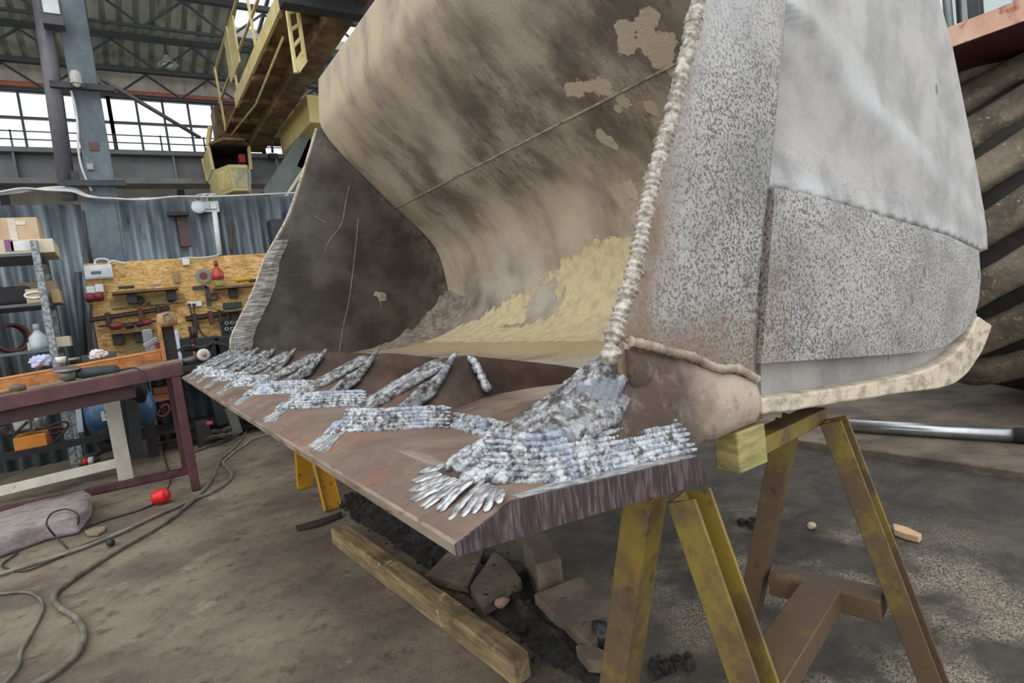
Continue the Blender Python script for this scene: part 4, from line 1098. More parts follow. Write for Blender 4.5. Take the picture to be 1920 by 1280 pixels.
ptube('white_cable', [(133,170),(141,200),(146,240),(147,280),(152,310),(163,340),(172,358)], .012, YP-.09, M_wht, label='white cable dangling down the face of the column', cat='cable')
for k, dy in enumerate((0, 4, 7)):
    ptube('white_cable', [(-20,366-dy*.3),(40,360-dy),(85,352+dy*.6),(135,352+dy),(165,366+dy*.4),(215,374-dy*.3),(270,372+dy*.3),(330,371-dy*.4),(405,368),(560,361)], .011, YP-.10-.025*k, M_wht, label='white cable of the sagging bundle over the partition, '+('uppermost','middle one','lowermost')[k], cat='cable', group='sagging white cables')
# ---- corrugated partition
n = N('galvanised_corrugated'); c = n.mix(n.ramp(n.noise(3, 6, .65, n.map((1,1,.25))), .35, .68), hx('556167'), hx('87919a')); c = n.mix(n.ramp(n.noise(7, 5, .7, n.map((2,1,.3))), .55, .75), c, hx('3b464d')); c = n.mix(n.ramp(n.noise(9, 6, .7, n.map((1.5,1,.25))), .58, .72), c, hx('8c9494'))
M_cor = n.done(c, .5, .3)
def corr(x0, x1, z0, z1, y, name, label):
    m = MB(); nn = int((x1-x0)/.0125)
    vs = [V((x0+(x1-x0)*i/nn, y+.03*math.sin((x0+(x1-x0)*i/nn)*2*math.pi/.145), z)) for z in (z0, z1) for i in range(nn+1)]
    m.add(vs, [(i, i+1, i+2+nn, i+1+nn) for i in range(nn)]); o = m.build(name, M_cor, kind='structure', label=label, smooth=True, fix=False)
    s_ = o.modifiers.new('thickness', 'SOLIDIFY'); s_.thickness = .006; return o
ztl, ztr = at(100, 384, YP).z, at(380, 369, YP).z
corr(-6, -.15, 0, ztl, YP, 'wall_middle', 'corrugated partition left of the column')
corr(.15, 4.2, 0, ztr, YP, 'wall_middle', 'corrugated partition right of the column')
pbox('sheet_patch', 193, 436, 64, 118, YP-.055, .02, M_col, bevel=.004, label='flat blue-grey sheet covering the partition at the column foot', cat='panel')
pbox('rust_strip', 345, 432, 20, 60, YP-.04, .012, flat('rust_strip', '5d4a48', .8), bevel=.002, label='rusty vertical strip on the partition under a small dark shelf', cat='strip')
pbox('wall_bracket', 334, 400, 40, 7, YP-.16, .13, flat('dark_shelf', '2d2b2b', .7), bevel=.003, label='small dark bracket shelf on the partition left of the white socket panel', cat='shelf')
sp_ = thing('power_board', at(386, 390, YP-.06), 'white socket panel with round outlet on the corrugated partition', 'socket panel')
M_pl = flat('white_plastic', 'dfe4e6', .4)
pbox('backboard', 386, 387, 50, 21, YP-.06, .03, M_pl, sp_)
p = at(372, 388, YP-.09); MB().lathe([(0,0),(.085,0),(.085,.03),(.06,.04),(0,.04)], p+V((0,.02,0)), (0,-1,0), 20).build('round_outlet', flat('outlet_white', 'cfd6d8', .4), sp_, smooth=True)
pbox('outlet_box', 387, 386, 12, 11, YP-.10, .04, flat('outlet_grey', 'c0c9cc', .4), sp_); pbox('outlet_box', 400, 386, 12, 11, YP-.10, .04, M_pl, sp_)
for k in range(3): ptube('wire', [(368+10*k,379),(366+12*k,368),(376+12*k,364),(392+6*k,363)], .006, YP-.1, M_wht, sp_, k=5)
ptube('conduit', [(402,396),(412,478)], .035, YP-.05, M_pl, n=8, k=0, label='white vertical conduit from socket panel down to the chipboard', cat='conduit')
ptube('hanging_rope', [(431,413),(434,440),(433,470)], .02, YP-.06, flat('grimy_rope', '4d4a3e', .9), label='grimy cord hanging on the partition right of the conduit', cat='cord')
pbox('wall_cabinet', 530, 435, 40, 50, YP-.30, .25, flat('dark_wall_cabinet', '33383b', .6), label='dark open cabinet on the partition beside the bucket edge', cat='cabinet')
pbox('folder', 545, 405, 16, 24, YP-.25, .2, flat('navy_folder', '2a3a66', .6), label='navy blue item on the dark cabinet by the bucket edge', cat='folder')
# pipes between column and partition left
ptube('conduit', [(155,395),(163,450),(172,495)], .02, YP-.05, M_iron, n=6, k=0, label='dark thin pipe running down the partition left of the sheet patch', cat='conduit')
ptube('steel_upright', [(146,510),(152,590),(158,680)], .035, YP-.12, flat('blue_grey_upright', '47545c', .5), n=4, k=0, label='blue-grey steel upright between shelf rack and chipboard', cat='upright')
# ---- chipboard tool wall
n = N('oriented_strand_board')
f1 = n.noise(7, 3, .5, n.map((1.0,1,3.2), (0,.6,0)), 1.2); f2 = n.noise(8, 3, .5, n.map((1.2,1,3.4), (0,-.8,0)), 1.4)
c = n.mix(n.ramp(f1, .4, .6), hx('c39a5a'), hx('e0ba79')); c = n.mix(n.ramp(f2, .56, .62), c, hx('a97f45')); c = n.mix(n.ramp(n.noise(9, 3, .5, n.map((1,1,3.6), (0,.25,0)), 1.5), .60, .64), c, hx('ecd09a')); c = n.mix(n.ramp(n.noise(1.6, 5, .6), .5, .75), c, hx('b0884f'))
M_osb = n.done(c, .75)
a = at(157, 497, YO); b = at(520, 471, YO); zb0 = at(300, 668, YO).z
zt0 = (a.z+b.z)/2
MB().box2((a.x, YO, zb0-.25), (b.x+.5, YO+.02, zt0)).build('chipboard_panel', M_osb, bevel=.003, label='large golden chipboard panel fixed to the partition as a tool wall', cat='board')
YT = YO-.02
M_tool = flat('dark_tool_steel', '3a3432', .5, .3); M_tool2 = flat('grey_tool_steel', '8f9193', .4, .6); M_redt = flat('tool_red', '7d2c2c', .5); M_wd = mottle('shelf_wood', '5d4a38', '7b6449', 8, .8, bump=.1, stretch=(1,1,5)); M_oldwd = mottle('weathered_plank', '8b7650', 'a58f64', 7, .85, bump=.1, stretch=(1,1,5))
db = thing('fuse_box', at(186, 520, YT-.06), 'white wall fuse box with a breaker window at the board corner', 'fuse box')
pbox('cabinet', 185, 509, 52, 26, YT-.10, .10, M_pl, db); pbox('cover', 185, 511, 46, 17, YT-.108, .01, flat('fuse_cover', 'cfd8de', .35), db); pbox('breaker_window', 180, 511, 19, 6, YT-.112, .006, flat('breakers', '5c6266', .4), db, bevel=.002)
ptube('cable', [(178,496),(180,487),(195,485),(205,489)], .012, YT-.05, M_wht, db); ptube('cable', [(202,495),(210,489),(222,491),(236,494)], .012, YT-.05, M_wht, db)
for k, (x, y) in enumerate(((170,550), (186,548))):
    so = thing('industrial_socket', at(x, y+8, YT-.05), ('left' if k == 0 else 'right')+' red and white industrial socket under the fuse box', 'socket', 'red and white sockets')
    pbox('mount', x, y-6+k*-2, 16, 16, YT-.08, .08, M_pl, so)
    p = at(x-1, y+8, YT-.08); MB().lathe([(0,-.045),(.05,-.04),(.055,.0),(.045,.04),(0,.04)], p, (.1,-.4,-1), 14).build('cap', flat('socket_red', '8d3a40', .5), so, smooth=True)
ptube('power_lead', [(171,570),(170,600),(169,640),(166,668)], .016, YT-.06, flat('brown_lead', '4c3c36', .6), label='dark power lead hanging from the left red socket', cat='cable')
pbox('junction_box', 349, 491, 13, 12, YT-.06, .06, M_pl, label='small white junction box at the top edge of the chipboard', cat='junction box')
ptube('white_cable', [(335,486),(350,483),(380,483),(405,479),(412,476)], .010, YT-.03, M_wht, label='white cable along the top edge of the chipboard', cat='cable')
# shelves with tools
def wallshelf(x0, y0, x1, y1, label, brackets):
    a = at(x0, y0, YT-.22); b = at(x1, y1, YT-.22); z = (a.z+b.z)/2
    t = thing('wall_shelf', V(((a.x+b.x)/2, YT-.1, z-.03)), label, 'shelf')
    MB().box2((a.x, YT-.22, z-.03), (b.x, YT, z)).build('board', M_wd, t, bevel=.004)
    for f in brackets:
        x = a.x+(b.x-a.x)*f; MB().box2((x-.05, YT-.12, z-.15), (x+.05, YT, z-.03)).build('bracket', M_tool, t, bevel=.006)
    return z
z1 = wallshelf(209, 547, 335, 537, 'upper left wooden tool shelf on the chipboard', (.28, .88))
z2 = wallshelf(402, 541, 492, 527, 'upper right wooden tool shelf on the chipboard', (.4,))
z3 = wallshelf(420, 583, 480, 574, 'small right wooden tool shelf under the upper right one', (.35,))
z4 = wallshelf(209, 624, 292, 613, 'lower left grey tool rack shelf holding screwdrivers', (.1, .6))
pbox('plank', 279, 564, 138, 17, YT-.03, .03, M_oldwd, bevel=.004, label='weathered plank nailed across the chipboard under the upper left shelf', cat='plank')
pbox('plank', 330, 519, 12, 22, YT-.025, .025, M_oldwd, bevel=.004, label='short upright plank stub above the upper left shelf', cat='plank')
pbox('plank', 258, 650, 48, 30, YT-.035, .035, M_oldwd, bevel=.004, label='grey board at the foot of the chipboard behind the bench', cat='plank')
for k, (x, y, r, lb) in enumerate(((262,563,.05,'left dark hole saw on the plank'),(320,562,.035,'right dark washer on the plank'),(278,569,.02,'tiny dark bolt between the washers on the plank'))):
    p = at(x, y, YT-.05); MB().lathe([(r*.35,0),(r,0),(r,.03),(r*.35,.03)], p, (0,-1,0), 16).build('washer', M_tool, smooth=True, label=lb, cat='washer')
pbox('file', 237, 538, 30, 5, YT-.16, .05, M_tool, bevel=.004, label='dark file lying on the upper left shelf', cat='tool')
pbox('file', 291, 534, 22, 3, YT-.16, .05, M_tool2, bevel=.002, label='thin steel file on the right half of the upper left shelf', cat='tool')
p = at(381, 517, YT-.03); dsk = thing('cutting_disc', p, 'round cutting disc with red centre hung on the chipboard', 'disc')
MB().lathe([(.02,0),(.09,0),(.09,.012),(.02,.012)], p, (0,-1,0), 24).build('disc', flat('grey_abrasive', '8c8a8c', .7), dsk); MB().lathe([(.018,0),(.045,0),(.045,.016),(.018,.016)], p, (0,-1,0), 20).build('label_ring', M_redt, dsk)
bt = thing('spray_bottle', at(409, 521, YT-.06), 'red spray bottle on the upper right tool shelf', 'bottle'); p = at(409, 521, YT-.10)
MB().lathe([(0,0),(.065,0),(.075,.04),(.07,.10),(.03,.15),(.02,.17),(0,.17)], p-V((0,0,.02)), n=16).build('body', flat('red_liquid_bottle', 'b5453f', .3), bt, smooth=True); MB().lathe([(0,0),(.022,0),(.026,.03),(.018,.07),(0,.07)], p+V((0,0,.15)), n=12).build('nozzle', flat('dark_red_cap', '7d2f30', .4), bt, smooth=True)
pbox('box', 412, 531, 16, 9, YT-.18, .1, flat('green_box', '8f9a4a', .6), label='small green box at the left end of the upper right shelf', cat='box')
for k in range(4):
    p = at(447+6*k, 525-k*.7, YT-.13); MB().lathe([(0,-.03),(.035,-.025),(.05,0),(.035,.03),(0,.035)], p, n=10).build('yellow_spool', flat('spool_yellow', 'c9a62c', .5), smooth=True, label='yellow spool on the upper right shelf, '+('leftmost of four','second of four from left','third of four from left','rightmost of four')[k], cat='spool', group='yellow spools')
pbox('pliers', 474, 526, 14, 6, YT-.16, .05, M_tool, label='dark pliers on the upper right shelf beside the bucket edge', cat='tool')
m = MB(); a = at(361, 541, YT-.03); b = at(388, 537, YT-.03); c_ = at(392, 574, YT-.03); m.bar(a, b, .05, .02, (0,1,0)); m.bar(b, c_, .05, .02, (0,1,0)); m.build('set_square', flat('dark_set_square', '3f4547', .5, .3), label='dark steel set square hung on the chipboard', cat='set square')
p = at(399, 556, YT-.03); MB().lathe([(.025,0),(.058,0),(.058,.03),(.045,.045),(.025,.03)], p, (0,-1,0), 20).build('roll_holder', flat('dark_ring', '4a4540', .5), smooth=True, label='dark ring with pale centre right of the set square', cat='ring')
os_ = thing('outlet_strip', at(366, 571, YT-.04), 'white outlet strip with two black plugs on the chipboard', 'outlet'); pbox('strip', 365, 570, 27, 10, YT-.05, .05, M_pl, os_)
for k in range(2):
    pbox('plug', 355+9*k, 571, 6, 5, YT-.09, .04, M_tool, os_)
    ptube('lead', [(356+8*k,575),(359+6*k,590),(362+k*8,605),(363+k*15,625),(372+k*16,632)], .008, YT-.06, M_cab, os_)
for (x0, y0, x1, y1, r, lb) in ((168,600,318,577,.028,'long dark pipe clamp hung across the chipboard'), (348,598,422,587,.035,'dark bar clamp on the chipboard left of the small shelf'), (184,612,300,601,.012,'thin dark rod under the pipe clamp')):
    a = at(x0, y0, YT-.07); b = at(x1, y1, YT-.07); t = thing('bar_clamp', (a+b)/2, lb, 'clamp')
    MB().tube([a, b], r, 6).build('bar', M_tool, t)
    if r > .02:
        for f, w_ in ((.22,.05), (.62,.055), (.85,.04)):
            q = a.lerp(b, f); MB().box((q.x, q.y-.01, q.z-.03), (w_, .07, .17)).build('jaw', M_tool if f != .62 else flat('dark_red_jaw', '5e2a2c', .5), t, bevel=.008)
pbox('hanger_bracket', 203, 598, 11, 23, YT-.08, .08, M_tool, label='dark hanger plate holding the pipe clamp at the left', cat='bracket')
p = at(218, 611, YT-.12); MB().blob(p, (.075, .045, .045), 3, .3, 3).build('power_drill', M_redt, smooth=True, label='dark red power drill lying at the left of the lower rack', cat='drill')
for k, (x, w_, mt, lb) in enumerate(((243,18,M_tool,'dark grip in the middle of the lower rack'),(262,14,M_tool,'dark socket wrench beside the red grip on the rack'),(276,18,M_redt,'red handled tool at the right of the lower rack'))):
    a = at(x-w_/2, 612-k*3, YT-.12); b = at(x+w_/2, 608-k*3, YT-.12); MB().tube([a, a.lerp(b,.5), b], [.03,.04,.028], 8).build('hand_tool', mt, smooth=True, label=lb, cat='tool')
for k, (x, L) in enumerate(((228,18),(248,13),(262,9))):
    ptube('screwdriver', [(x,621-k*2),(x+2.5,621-k*2+L)], .013, YT-.08, M_tool2, k=0, n=6, label='steel screwdriver shaft under the lower rack, '+('longest at left','middle one','shortest at right')[k], cat='screwdriver', group='screwdrivers in the rack')
pbox('angle_bracket', 437, 572, 34, 12, YT-.18, .12, flat('dark_green_case', '2f3a36', .5), label='dark green tool case on the small right shelf', cat='case')
sk_ = thing('socket_set', at(450, 624, YT-.04), 'open black case of chrome sockets and wrenches by the bucket edge', 'tool case')
pbox('case', 447, 612, 64, 36, YT-.09, .05, flat('black_case', '23262b', .5), sk_)
for r_ in range(2):
    for k in range(5):
        p = at(425+10*k, 606+11*r_-k*1.0, YT-.10); MB().lathe([(.012,0),(.028,0),(.028,.03),(.012,.03)], p, (0,-1,0), 12).build('socket', M_tool2, sk_, smooth=True)
ptube('wrench', [(428,622),(446,617),(458,613)], .012, YT-.10, M_tool2, sk_, k=0, n=6)
p = at(361, 625, YT-.25); gr = thing('bench_drill', p, 'dark bench drill stand with a red base under the outlet strip', 'drill')
MB().tube([at(362,612,YT-.2), at(363,626,YT-.2), at(362,640,YT-.2)], [.06,.045,.04], 10).build('body', M_tool, gr, smooth=True); pbox('base', 363, 640, 18, 10, YT-.28, .16, M_redt, gr)

# ---- bench along the tool wall
YBn = 7.55
M_dkw = flat('black_bench', '2b2826', .7)
bb = at(150, 672, YBn); zbn = .93
tb = thing('tool_bench', (1.2, YBn+.3, 0), 'dark cluttered bench along the tool wall behind the girder', 'bench')
MB().box2((at(118,700,YBn).x, YBn, zbn-.06), (3.2, YO-.02, zbn)).build('bench_top', M_dkw, tb, bevel=.006)
for x in (.05, 1.6, 3.0):
    for y in (YBn+.06, YO-.15): MB().box2((x-.05, y-.05, 0), (x+.05, y+.05, zbn-.06)).build('leg', M_dkw, tb, bevel=.006)
MB().box2((-.1, YBn+.1, .2), (3.1, YO-.1, .24)).build('lower_shelf', M_dkw, tb, bevel=.006)
def onbench(x, y, w, h, dep, name, mat, label, cat, yoff=.25, bev=.02):
    a, b = bxd(x, y, w, h, YBn+yoff, dep); dz = zbn-a[2]
    return MB().box2((a[0], a[1], zbn), (b[0], b[1], b[2]+max(0, 0))).build(name, mat, bevel=bev, label=label, cat=cat)
# vise
vx = at(184, 655, YBn+.25); vi = thing('bench_vise', (vx.x, YBn+.3, zbn), 'grey iron bench vise at the left end of the tool bench', 'vise')
M_vi = flat('grey_cast_iron', '55585b', .5, .3)
MB().box2((vx.x-.12, YBn+.2, zbn), (vx.x+.12, YBn+.45, zbn+.06)).build('base', M_vi, vi, bevel=.01); MB().box2((vx.x-.07, YBn+.25, zbn+.05), (vx.x+.07, YBn+.42, zbn+.2)).build('neck', M_vi, vi, bevel=.02)
MB().box2((vx.x-.16, YBn+.2, zbn+.19), (vx.x+.02, YBn+.45, zbn+.27)).build('jaw', M_vi, vi, bevel=.01); MB().box2((vx.x+.04, YBn+.2, zbn+.19), (vx.x+.15, YBn+.45, zbn+.27)).build('jaw', M_vi, vi, bevel=.01)
def rag(x, y, Y, r, seed, mat, label):
    p = at(x, y, Y); m = MB(); m.blob(p, (r*1.3, r, r*.8), seed, .5, 4, 2.0); return m.build('rag', mat, smooth=True, label=label, cat='rag')
M_rag1 = flat('white_rag', 'dadce4', .9); M_rag2 = flat('pale_blue_rag', 'b9c6ea', .9)
for k, (x, y, w, h, nm, mt, lb, ct) in enumerate(((278,636,20,40,'hand_drill',flat('grey_drill_body','8d949a',.4,.3),'pale grey hand drill standing on the bench before the rack','drill'),(332,630,8,22,'squeeze_bottle',flat('pale_blue_bottle','c7d4ea',.4),'pale blue squeeze bottle behind the dark post','bottle'),(347,640,22,14,'glove',flat('black_glove','25282c',.8),'crumpled black glove heap right of the pale blue bottle','glove'),(390,640,46,18,'tool_roll',flat('dark_tool_roll','2a2c30',.8),'dark heap of hoses and tools on the bench right of the post','tool'),(430,638,60,20,'black_toolbox',flat('black_toolbox','1f2226',.6),'black toolbox on the bench below the socket case','toolbox'))):
    onbench(x, y, w, h, .2, nm, mt, lb, ct, .35)
for k in range(5):
    ptube('black_cable', [(330+8*k,660-k),(350+10*k,648+k*2),(380+6*k,652-3*k),(400+8*k,640+3*k)], .012, YBn+.1+.03*k, M_cab, label='black cable tangled on the bench, '+('first','second','third','fourth','fifth')[k]+' from the left', cat='cable', group='tangled bench cables')

# ---- red work table
M_red = mottle('oxide_red_paint', '4a272d', '62383f', 5, .5, bump=.05); M_cream = mottle('cream_paint', 'c9c4b4', 'dcd8cb', 6, .6, 0, '7a6f62', 30, .66, .72, bump=.05)
wt = thing('work_table', (-.6, 5.9, 0), 'oxide-red steel work table with a dusty top at the left', 'table')
TA, TB = at(-70, 757, 5.5), at(341, 679, 5.45)
dx_ = (TB-TA).normalized(); bk = V((-dx_.y, dx_.x, 0)).normalized()
hT = .105; dp = .85
def slab3(a, b, d, z0, z1): return [a+V((0,0,z0)), b+V((0,0,z0)), b+d+V((0,0,z0)), a+d+V((0,0,z0))], V((0,0,z1-z0))
m = MB(); P, o = slab3(TA, TB, bk*.09, -hT, 0); m.prism(P, o); P, o = slab3(TA+bk*(dp-.09), TB+bk*(dp-.09), bk*.09, -hT, 0); m.prism(P, o); P, o = slab3(TB-dx_*.09+bk*.09, TB+bk*.09, bk*(dp-.18), -hT, 0); P = [TB-dx_*.09+bk*.09+V((0,0,-hT)), TB+bk*.09+V((0,0,-hT)), TB+bk*(dp-.09)+V((0,0,-hT)), TB-dx_*.09+bk*(dp-.09)+V((0,0,-hT))]; m.prism(P, V((0,0,hT))); m.build('frame', M_red, wt, bevel=.006)
n = N('dusty_table_top'); c = n.mix(n.ramp(n.noise(7, 6, .7), .35, .68), hx('8d806c'), hx('5d5148')); n.bump(n.noise(30, 5, .7), .4, .006); M_top = n.done(c, .8)
m = MB(); P, o = slab3(TA+V((0,0,.0005)), TB+V((0,0,.0005)), bk*dp, 0, .012); m.prism([q+bk*.012 for q in P], o); m.build('table_top', M_top, wt)
m = MB(); P, o = slab3(TA+bk*.06, TB+bk*.06-dx_*.35, bk*.05, -hT-.10, -hT); m.prism(P, o); m.build('lower_rail', flat('dark_red_rail', '3d2023', .6), wt)
def leg(px_top, px_bot, Yt, Yb, w, mat, name='leg'):
    a = at(*px_top, Yt); b = at(*px_bot, Yb); b.z = 0; MB().bar(a, b, w, w, (0,1,0)).build(name, mat, wt, bevel=.005)
b = atz(368, 918, 0); MB().bar(V((b.x, b.y, 0)), V((b.x-.01, b.y+.01, TB.z-hT)), .065, .065, (0,1,0)).build('leg', M_red, wt, bevel=.005)
b2 = atz(351, 888, 0); MB().bar(V((b2.x, b2.y, 0)), V((b2.x-.01, b2.y, TB.z-hT)), .065, .065, (0,1,0)).build('leg', M_red, wt, bevel=.005)
c2 = atz(150, 936, 0); MB().bar(V((b2.x-.02, b2.y, .03)), V((c2.x-1.0, c2.y+.2, .03)), .06, .06).build('foot_rail', M_red, wt, bevel=.005)
w0 = atz(237, 898, 0); t_ = at(206, 738, w0.y); MB().bar(V((w0.x, w0.y, 0)), V((w0.x-.01, w0.y, t_.z+.05)), .12, .08, (0,1,0)).build('leg', M_cream, wt, bevel=.005, label='chipped cream-white leg')
p, q = at(218, 868, w0.y), at(-60, 935, w0.y+.3); MB().bar(p, q, .05, .085, (0,0,1)).build('foot_rail', M_cream, wt, bevel=.005, label='chipped cream-white foot rail')
# rusty girder lying on the table
n = N('orange_rust_girder'); z = n.axis(2); c = n.mix(n.ramp(n.noise(5, 6, .7, n.map((1,1,3))), .35, .68), hx('a5683a'), hx('c98a52')); c = n.mix(n.ramp(n.noise(9, 6, .7), .5, .72), c, hx('6d4630')); n.bump(n.noise(40, 5, .7), .4, .006); M_gird = n.done(c, .75)
n = N('bare_orange_top'); c = n.mix(n.ramp(n.noise(6, 6, .65, n.map((1,1,3))), .35, .7), hx('d99a58'), hx('b87a44')); M_gtop = n.done(c, .7)
GA, GB = at(-70, 722, 6.15), at(301, 656, 6.35)
gd = thing('steel_girder', (GA+GB)/2-V((0,0,.24)), 'orange rusty steel girder lying across the back of the red table', 'girder')
gdir = (GB-GA).normalized(); gb = V((-gdir.y, gdir.x, 0)).normalized()
zt_g = .0
m = MB(); m.prism([GA+V((0,0,-.19)), GB+V((0,0,-.19)), GB+V((0,0,-.19))+gb*.25, GA+V((0,0,-.19))+gb*.25], (0,0,.175)); m.build('body', M_gird, gd, bevel=.012)
m = MB(); m.prism([GA+V((0,0,-.014)), GB+V((0,0,-.014)), GB+V((0,0,-.014))+gb*.26, GA+V((0,0,-.014))+gb*.26], (0,0,.016)); m.build('top_face', M_gtop, gd, bevel=.003)
e_ = at(316, 650, 6.2); n_ = thing('steel_post', (e_.x, 6.3, TB.z), 'black upright steel stand with a rusty side at the girder end', 'post')
a, b = bxd(318, 648, 26, 74, 6.2, .12); MB().box2((a[0], a[1], a[2]), (b[0], b[1], b[2])).build('web', flat('black_mill_scale', '1f1b19', .6), n_, bevel=.005)
a, b = bxd(304, 640, 6, 74, 6.16, .2); MB().box2(a, b).build('flange', M_gird, n_, bevel=.004)
p = at(313, 601, 6.2); MB().lathe([(.0,-.06),(.075,-.05),(.085,0),(.07,.07),(0,.08)], p, n=16).build('cap', mottle('dusty_cap', '8d7048', 'a98c5c', 9, .8), n_, smooth=True)
ptube('ring', [(305,592),(313,587),(321,592),(318,600),(308,600),(305,592)], .006, 6.12, M_tool2, n_, k=4)
# small things on the table and girder
rag(76, 676, 6.5, .06, 3, M_rag2, 'crumpled pale blue rag on top of the rusty girder')
rag(183, 664, 6.55, .05, 7, M_rag1, 'crumpled white rag in front of the bench vise')
p = at(114, 675, 6.5); MB().lathe([(0,0),(.035,0),(.042,.05),(.036,.05),(.03,.01),(0,.01)], p-V((0,0,.02)), n=16).build('plastic_cup', M_pl, smooth=True, label='small white plastic cup on the girder', cat='cup')
ptube('hand_file', [(128,674),(150,671)], .012, 6.45, M_tool2, k=0, n=6, label='thin steel file lying on the girder right of the cup', cat='tool')
hd = thing('hand_vise', at(285, 640, 6.4), 'angled grey clamp with a red grip leaning on the girder end', 'clamp'); MB().bar(at(270,650,6.4), at(297,634,6.4), .06, .05).build('body', M_tool2, hd, bevel=.01); MB().bar(at(292,650,6.42), at(303,646,6.42), .05, .05).build('grip', M_redt, hd, bevel=.01)
ag = thing('angle_grinder', at(165, 706, 5.62)-V((0,0,.05)), 'large dark angle grinder lying on the red table', 'angle grinder')
a = at(140, 701, 5.62); b = at(224, 694, 5.6)
MB().tube([a, a.lerp(b,.2), a.lerp(b,.9), b], [.032,.042,.046,.03], 14).build('body', flat('teal_black_grip', '2f3a40', .6), ag, smooth=True)
MB().tube([at(112,702,5.62), at(124,703,5.62), at(142,702,5.62)], [.04,.05,.042], 12).build('gear_head', flat('cast_grey_head', '8d8a86', .45, .5), ag, smooth=True)
p = at(123, 692, 5.6); MB().lathe([(.0,-.006),(.09,-.006),(.095,.0),(.09,.008),(.03,.012),(0,.012)], p, (.05,-.15,1), 30).build('disc_guard', flat('steel_guard', '8a8783', .4, .6), ag, smooth=True)
ptube('cord', [(224,694),(240,691),(255,690),(268,700),(276,715)], .008, [5.6,5.58,5.5,5.42,5.4], M_cab, ag)
pbox('paper_scrap', 243, 693, 18, 5, 5.6, .1, flat('white_paper', 'e4e2da', .8), bevel=.002, label='crumpled white paper scrap right of the angle grinder', cat='paper')
hm = thing('hammer', at(32, 729, 5.56)-V((0,0,.03)), 'old hammer with a rusty head on the table at far left', 'hammer'); MB().blob(at(33,728,5.55), (.05,.035,.035), 2, .2, 3).build('head', flat('rusty_head', '6d5a4e', .6), hm, smooth=True); ptube('handle', [(-10,737),(25,730)], .014, 5.55, M_oldwd, hm, k=0)
g2 = thing('angle_grinder', at(370, 672, 5.75)-V((0,0,.04)), 'slim grinder with a pale round disc at the right table end', 'angle grinder')
MB().tube([at(342,679,5.75), at(358,675,5.75), at(378,670,5.75)], [.03,.035,.032], 12).build('body', flat('grey_grinder_body', '55585a', .4, .4), g2, smooth=True)
p = at(381, 665, 5.7); MB().lathe([(.012,0),(.052,0),(.052,.02),(.012,.02)], p, (.2,-1,.1), 20).build('disc', flat('pale_disc', 'd8d2cc', .5), g2, smooth=True); MB().lathe([(0,0),(.02,0),(.02,.03),(0,.03)], p, (.2,-1,.1), 12).build('hub', flat('pink_hub', 'b98a84', .5), g2, smooth=True)
# ---- under the table
ac = thing('air_compressor', atz(200, 838, 0), 'blue horizontal tank air compressor under the benches', 'compressor')
M_blue = flat('compressor_blue', '33587c', .4)
a = at(158, 785, 7.2); b = at(292, 757, 7.2); ax = (b-a).normalized(); L = (b-a).length; r = .20
MB().lathe([(0,0),(.10,.008),(.17,.04),(.2,.10),(.2,L-.10),(.17,L-.04),(.10,L-.008),(0,L)], a, ax, 28).build('tank', M_blue, ac, smooth=True)
a2, b2_ = bxd(205, 778, 30, 18, 6.99, .01); MB().box2(a2, b2_).build('label_plate', flat('pale_label', 'cfd6dc', .5), ac)
fc = bpy.data.curves.new('lettering', 'FONT'); fc.body = 'SP'; fc.size = .11; fc.extrude = .002
fo = bpy.data.objects.new('lettering', fc); col.objects.link(fo); dg = bpy.context.evaluated_depsgraph_get(); me = bpy.data.meshes.new_from_object(fo.evaluated_get(dg)); bpy.data.objects.remove(fo)
m = MB(); q0 = at(196, 784, 6.985)
m.add([V((v.co.x+q0.x, 6.986-v.co.z*.5, v.co.y+q0.z)) for v in me.vertices], [list(p.vertices) for p in me.polygons]); m.build('lettering', flat('blue_letters', '2c4f7a', .5), ac)
p = a.lerp(b, .12)-V((0,.05,.30)); MB().lathe([(.03,-.03),(.12,-.03),(.13,0),(.12,.03),(.03,.03)], p+V((.12,-.1,.08)), (0,1,0), 20).build('wheel', flat('black_wheel', '1e1d1d', .7), ac, smooth=True)
a2, b2_ = bxd(185, 748, 20, 22, 7.1, .2); MB().box2(a2, b2_).build('pump_head', flat('grey_pump', '8c8a86', .5), ac, bevel=.02)
MB().box2((b.x-.35, 7.1, b.z+.18), (b.x-.05, 7.35, b.z+.42)).build('motor', flat('black_motor', '18181a', .6), ac, bevel=.05)
for px_, lb in ((258, 'dark'), ):
    pass
def post(x0, y0, x1, y1, Y, w, mat, label, dep=.06):
    a = at(x0, y0, Y); b = at(x1, y1, Y); MB().bar(a, b, w, dep, (0,1,0)).build('steel_upright', mat, bevel=.004, label=label, cat='upright')
post(246, 722, 258, 858, 6.9, .10, flat('dark_upright', '35383a', .6), 'dark steel upright behind the cream table leg')
post(228, 720, 240, 850, 7.0, .05, flat('black_upright', '26292b', .6), 'thin black upright just right of the cream table leg')
post(145, 750, 152, 810, 7.6, .05, flat('pale_upright', 'b8c4cf', .5), 'pale blue-white upright left of the blue compressor')
post(118, 755, 128, 822, 7.7, .06, flat('perforated_grey', '767a7c', .5), 'grey perforated upright below the table at left')
p = at(260, 735, 6.8); m = MB(); m.blob(p, (.075, .06, .10), 5, .25, 3); m.build('black_bag', flat('black_bag', '121214', .7), smooth=True, label='black bag hanging under the table beside the compressor', cat='bag')
bs = thing('brick_stack', at(305, 745, 7.9), 'small stack of orange bricks beside the red table leg', 'bricks')
M_br = mottle('orange_brick', 'a06a4c', 'bb8562', 7, .85, bump=.2)
for k in range(2): pbox('brick', 305, 731+14*k, 34, 13, 7.9, .2, M_br, bs)
ptube('red_hose', [(300,765),(312,758),(318,768),(308,780),(296,778),(300,768)], .012, 7.6, flat('red_hose', '7d3238', .6), k=6, label='coiled dark red hose right of the compressor', cat='hose')
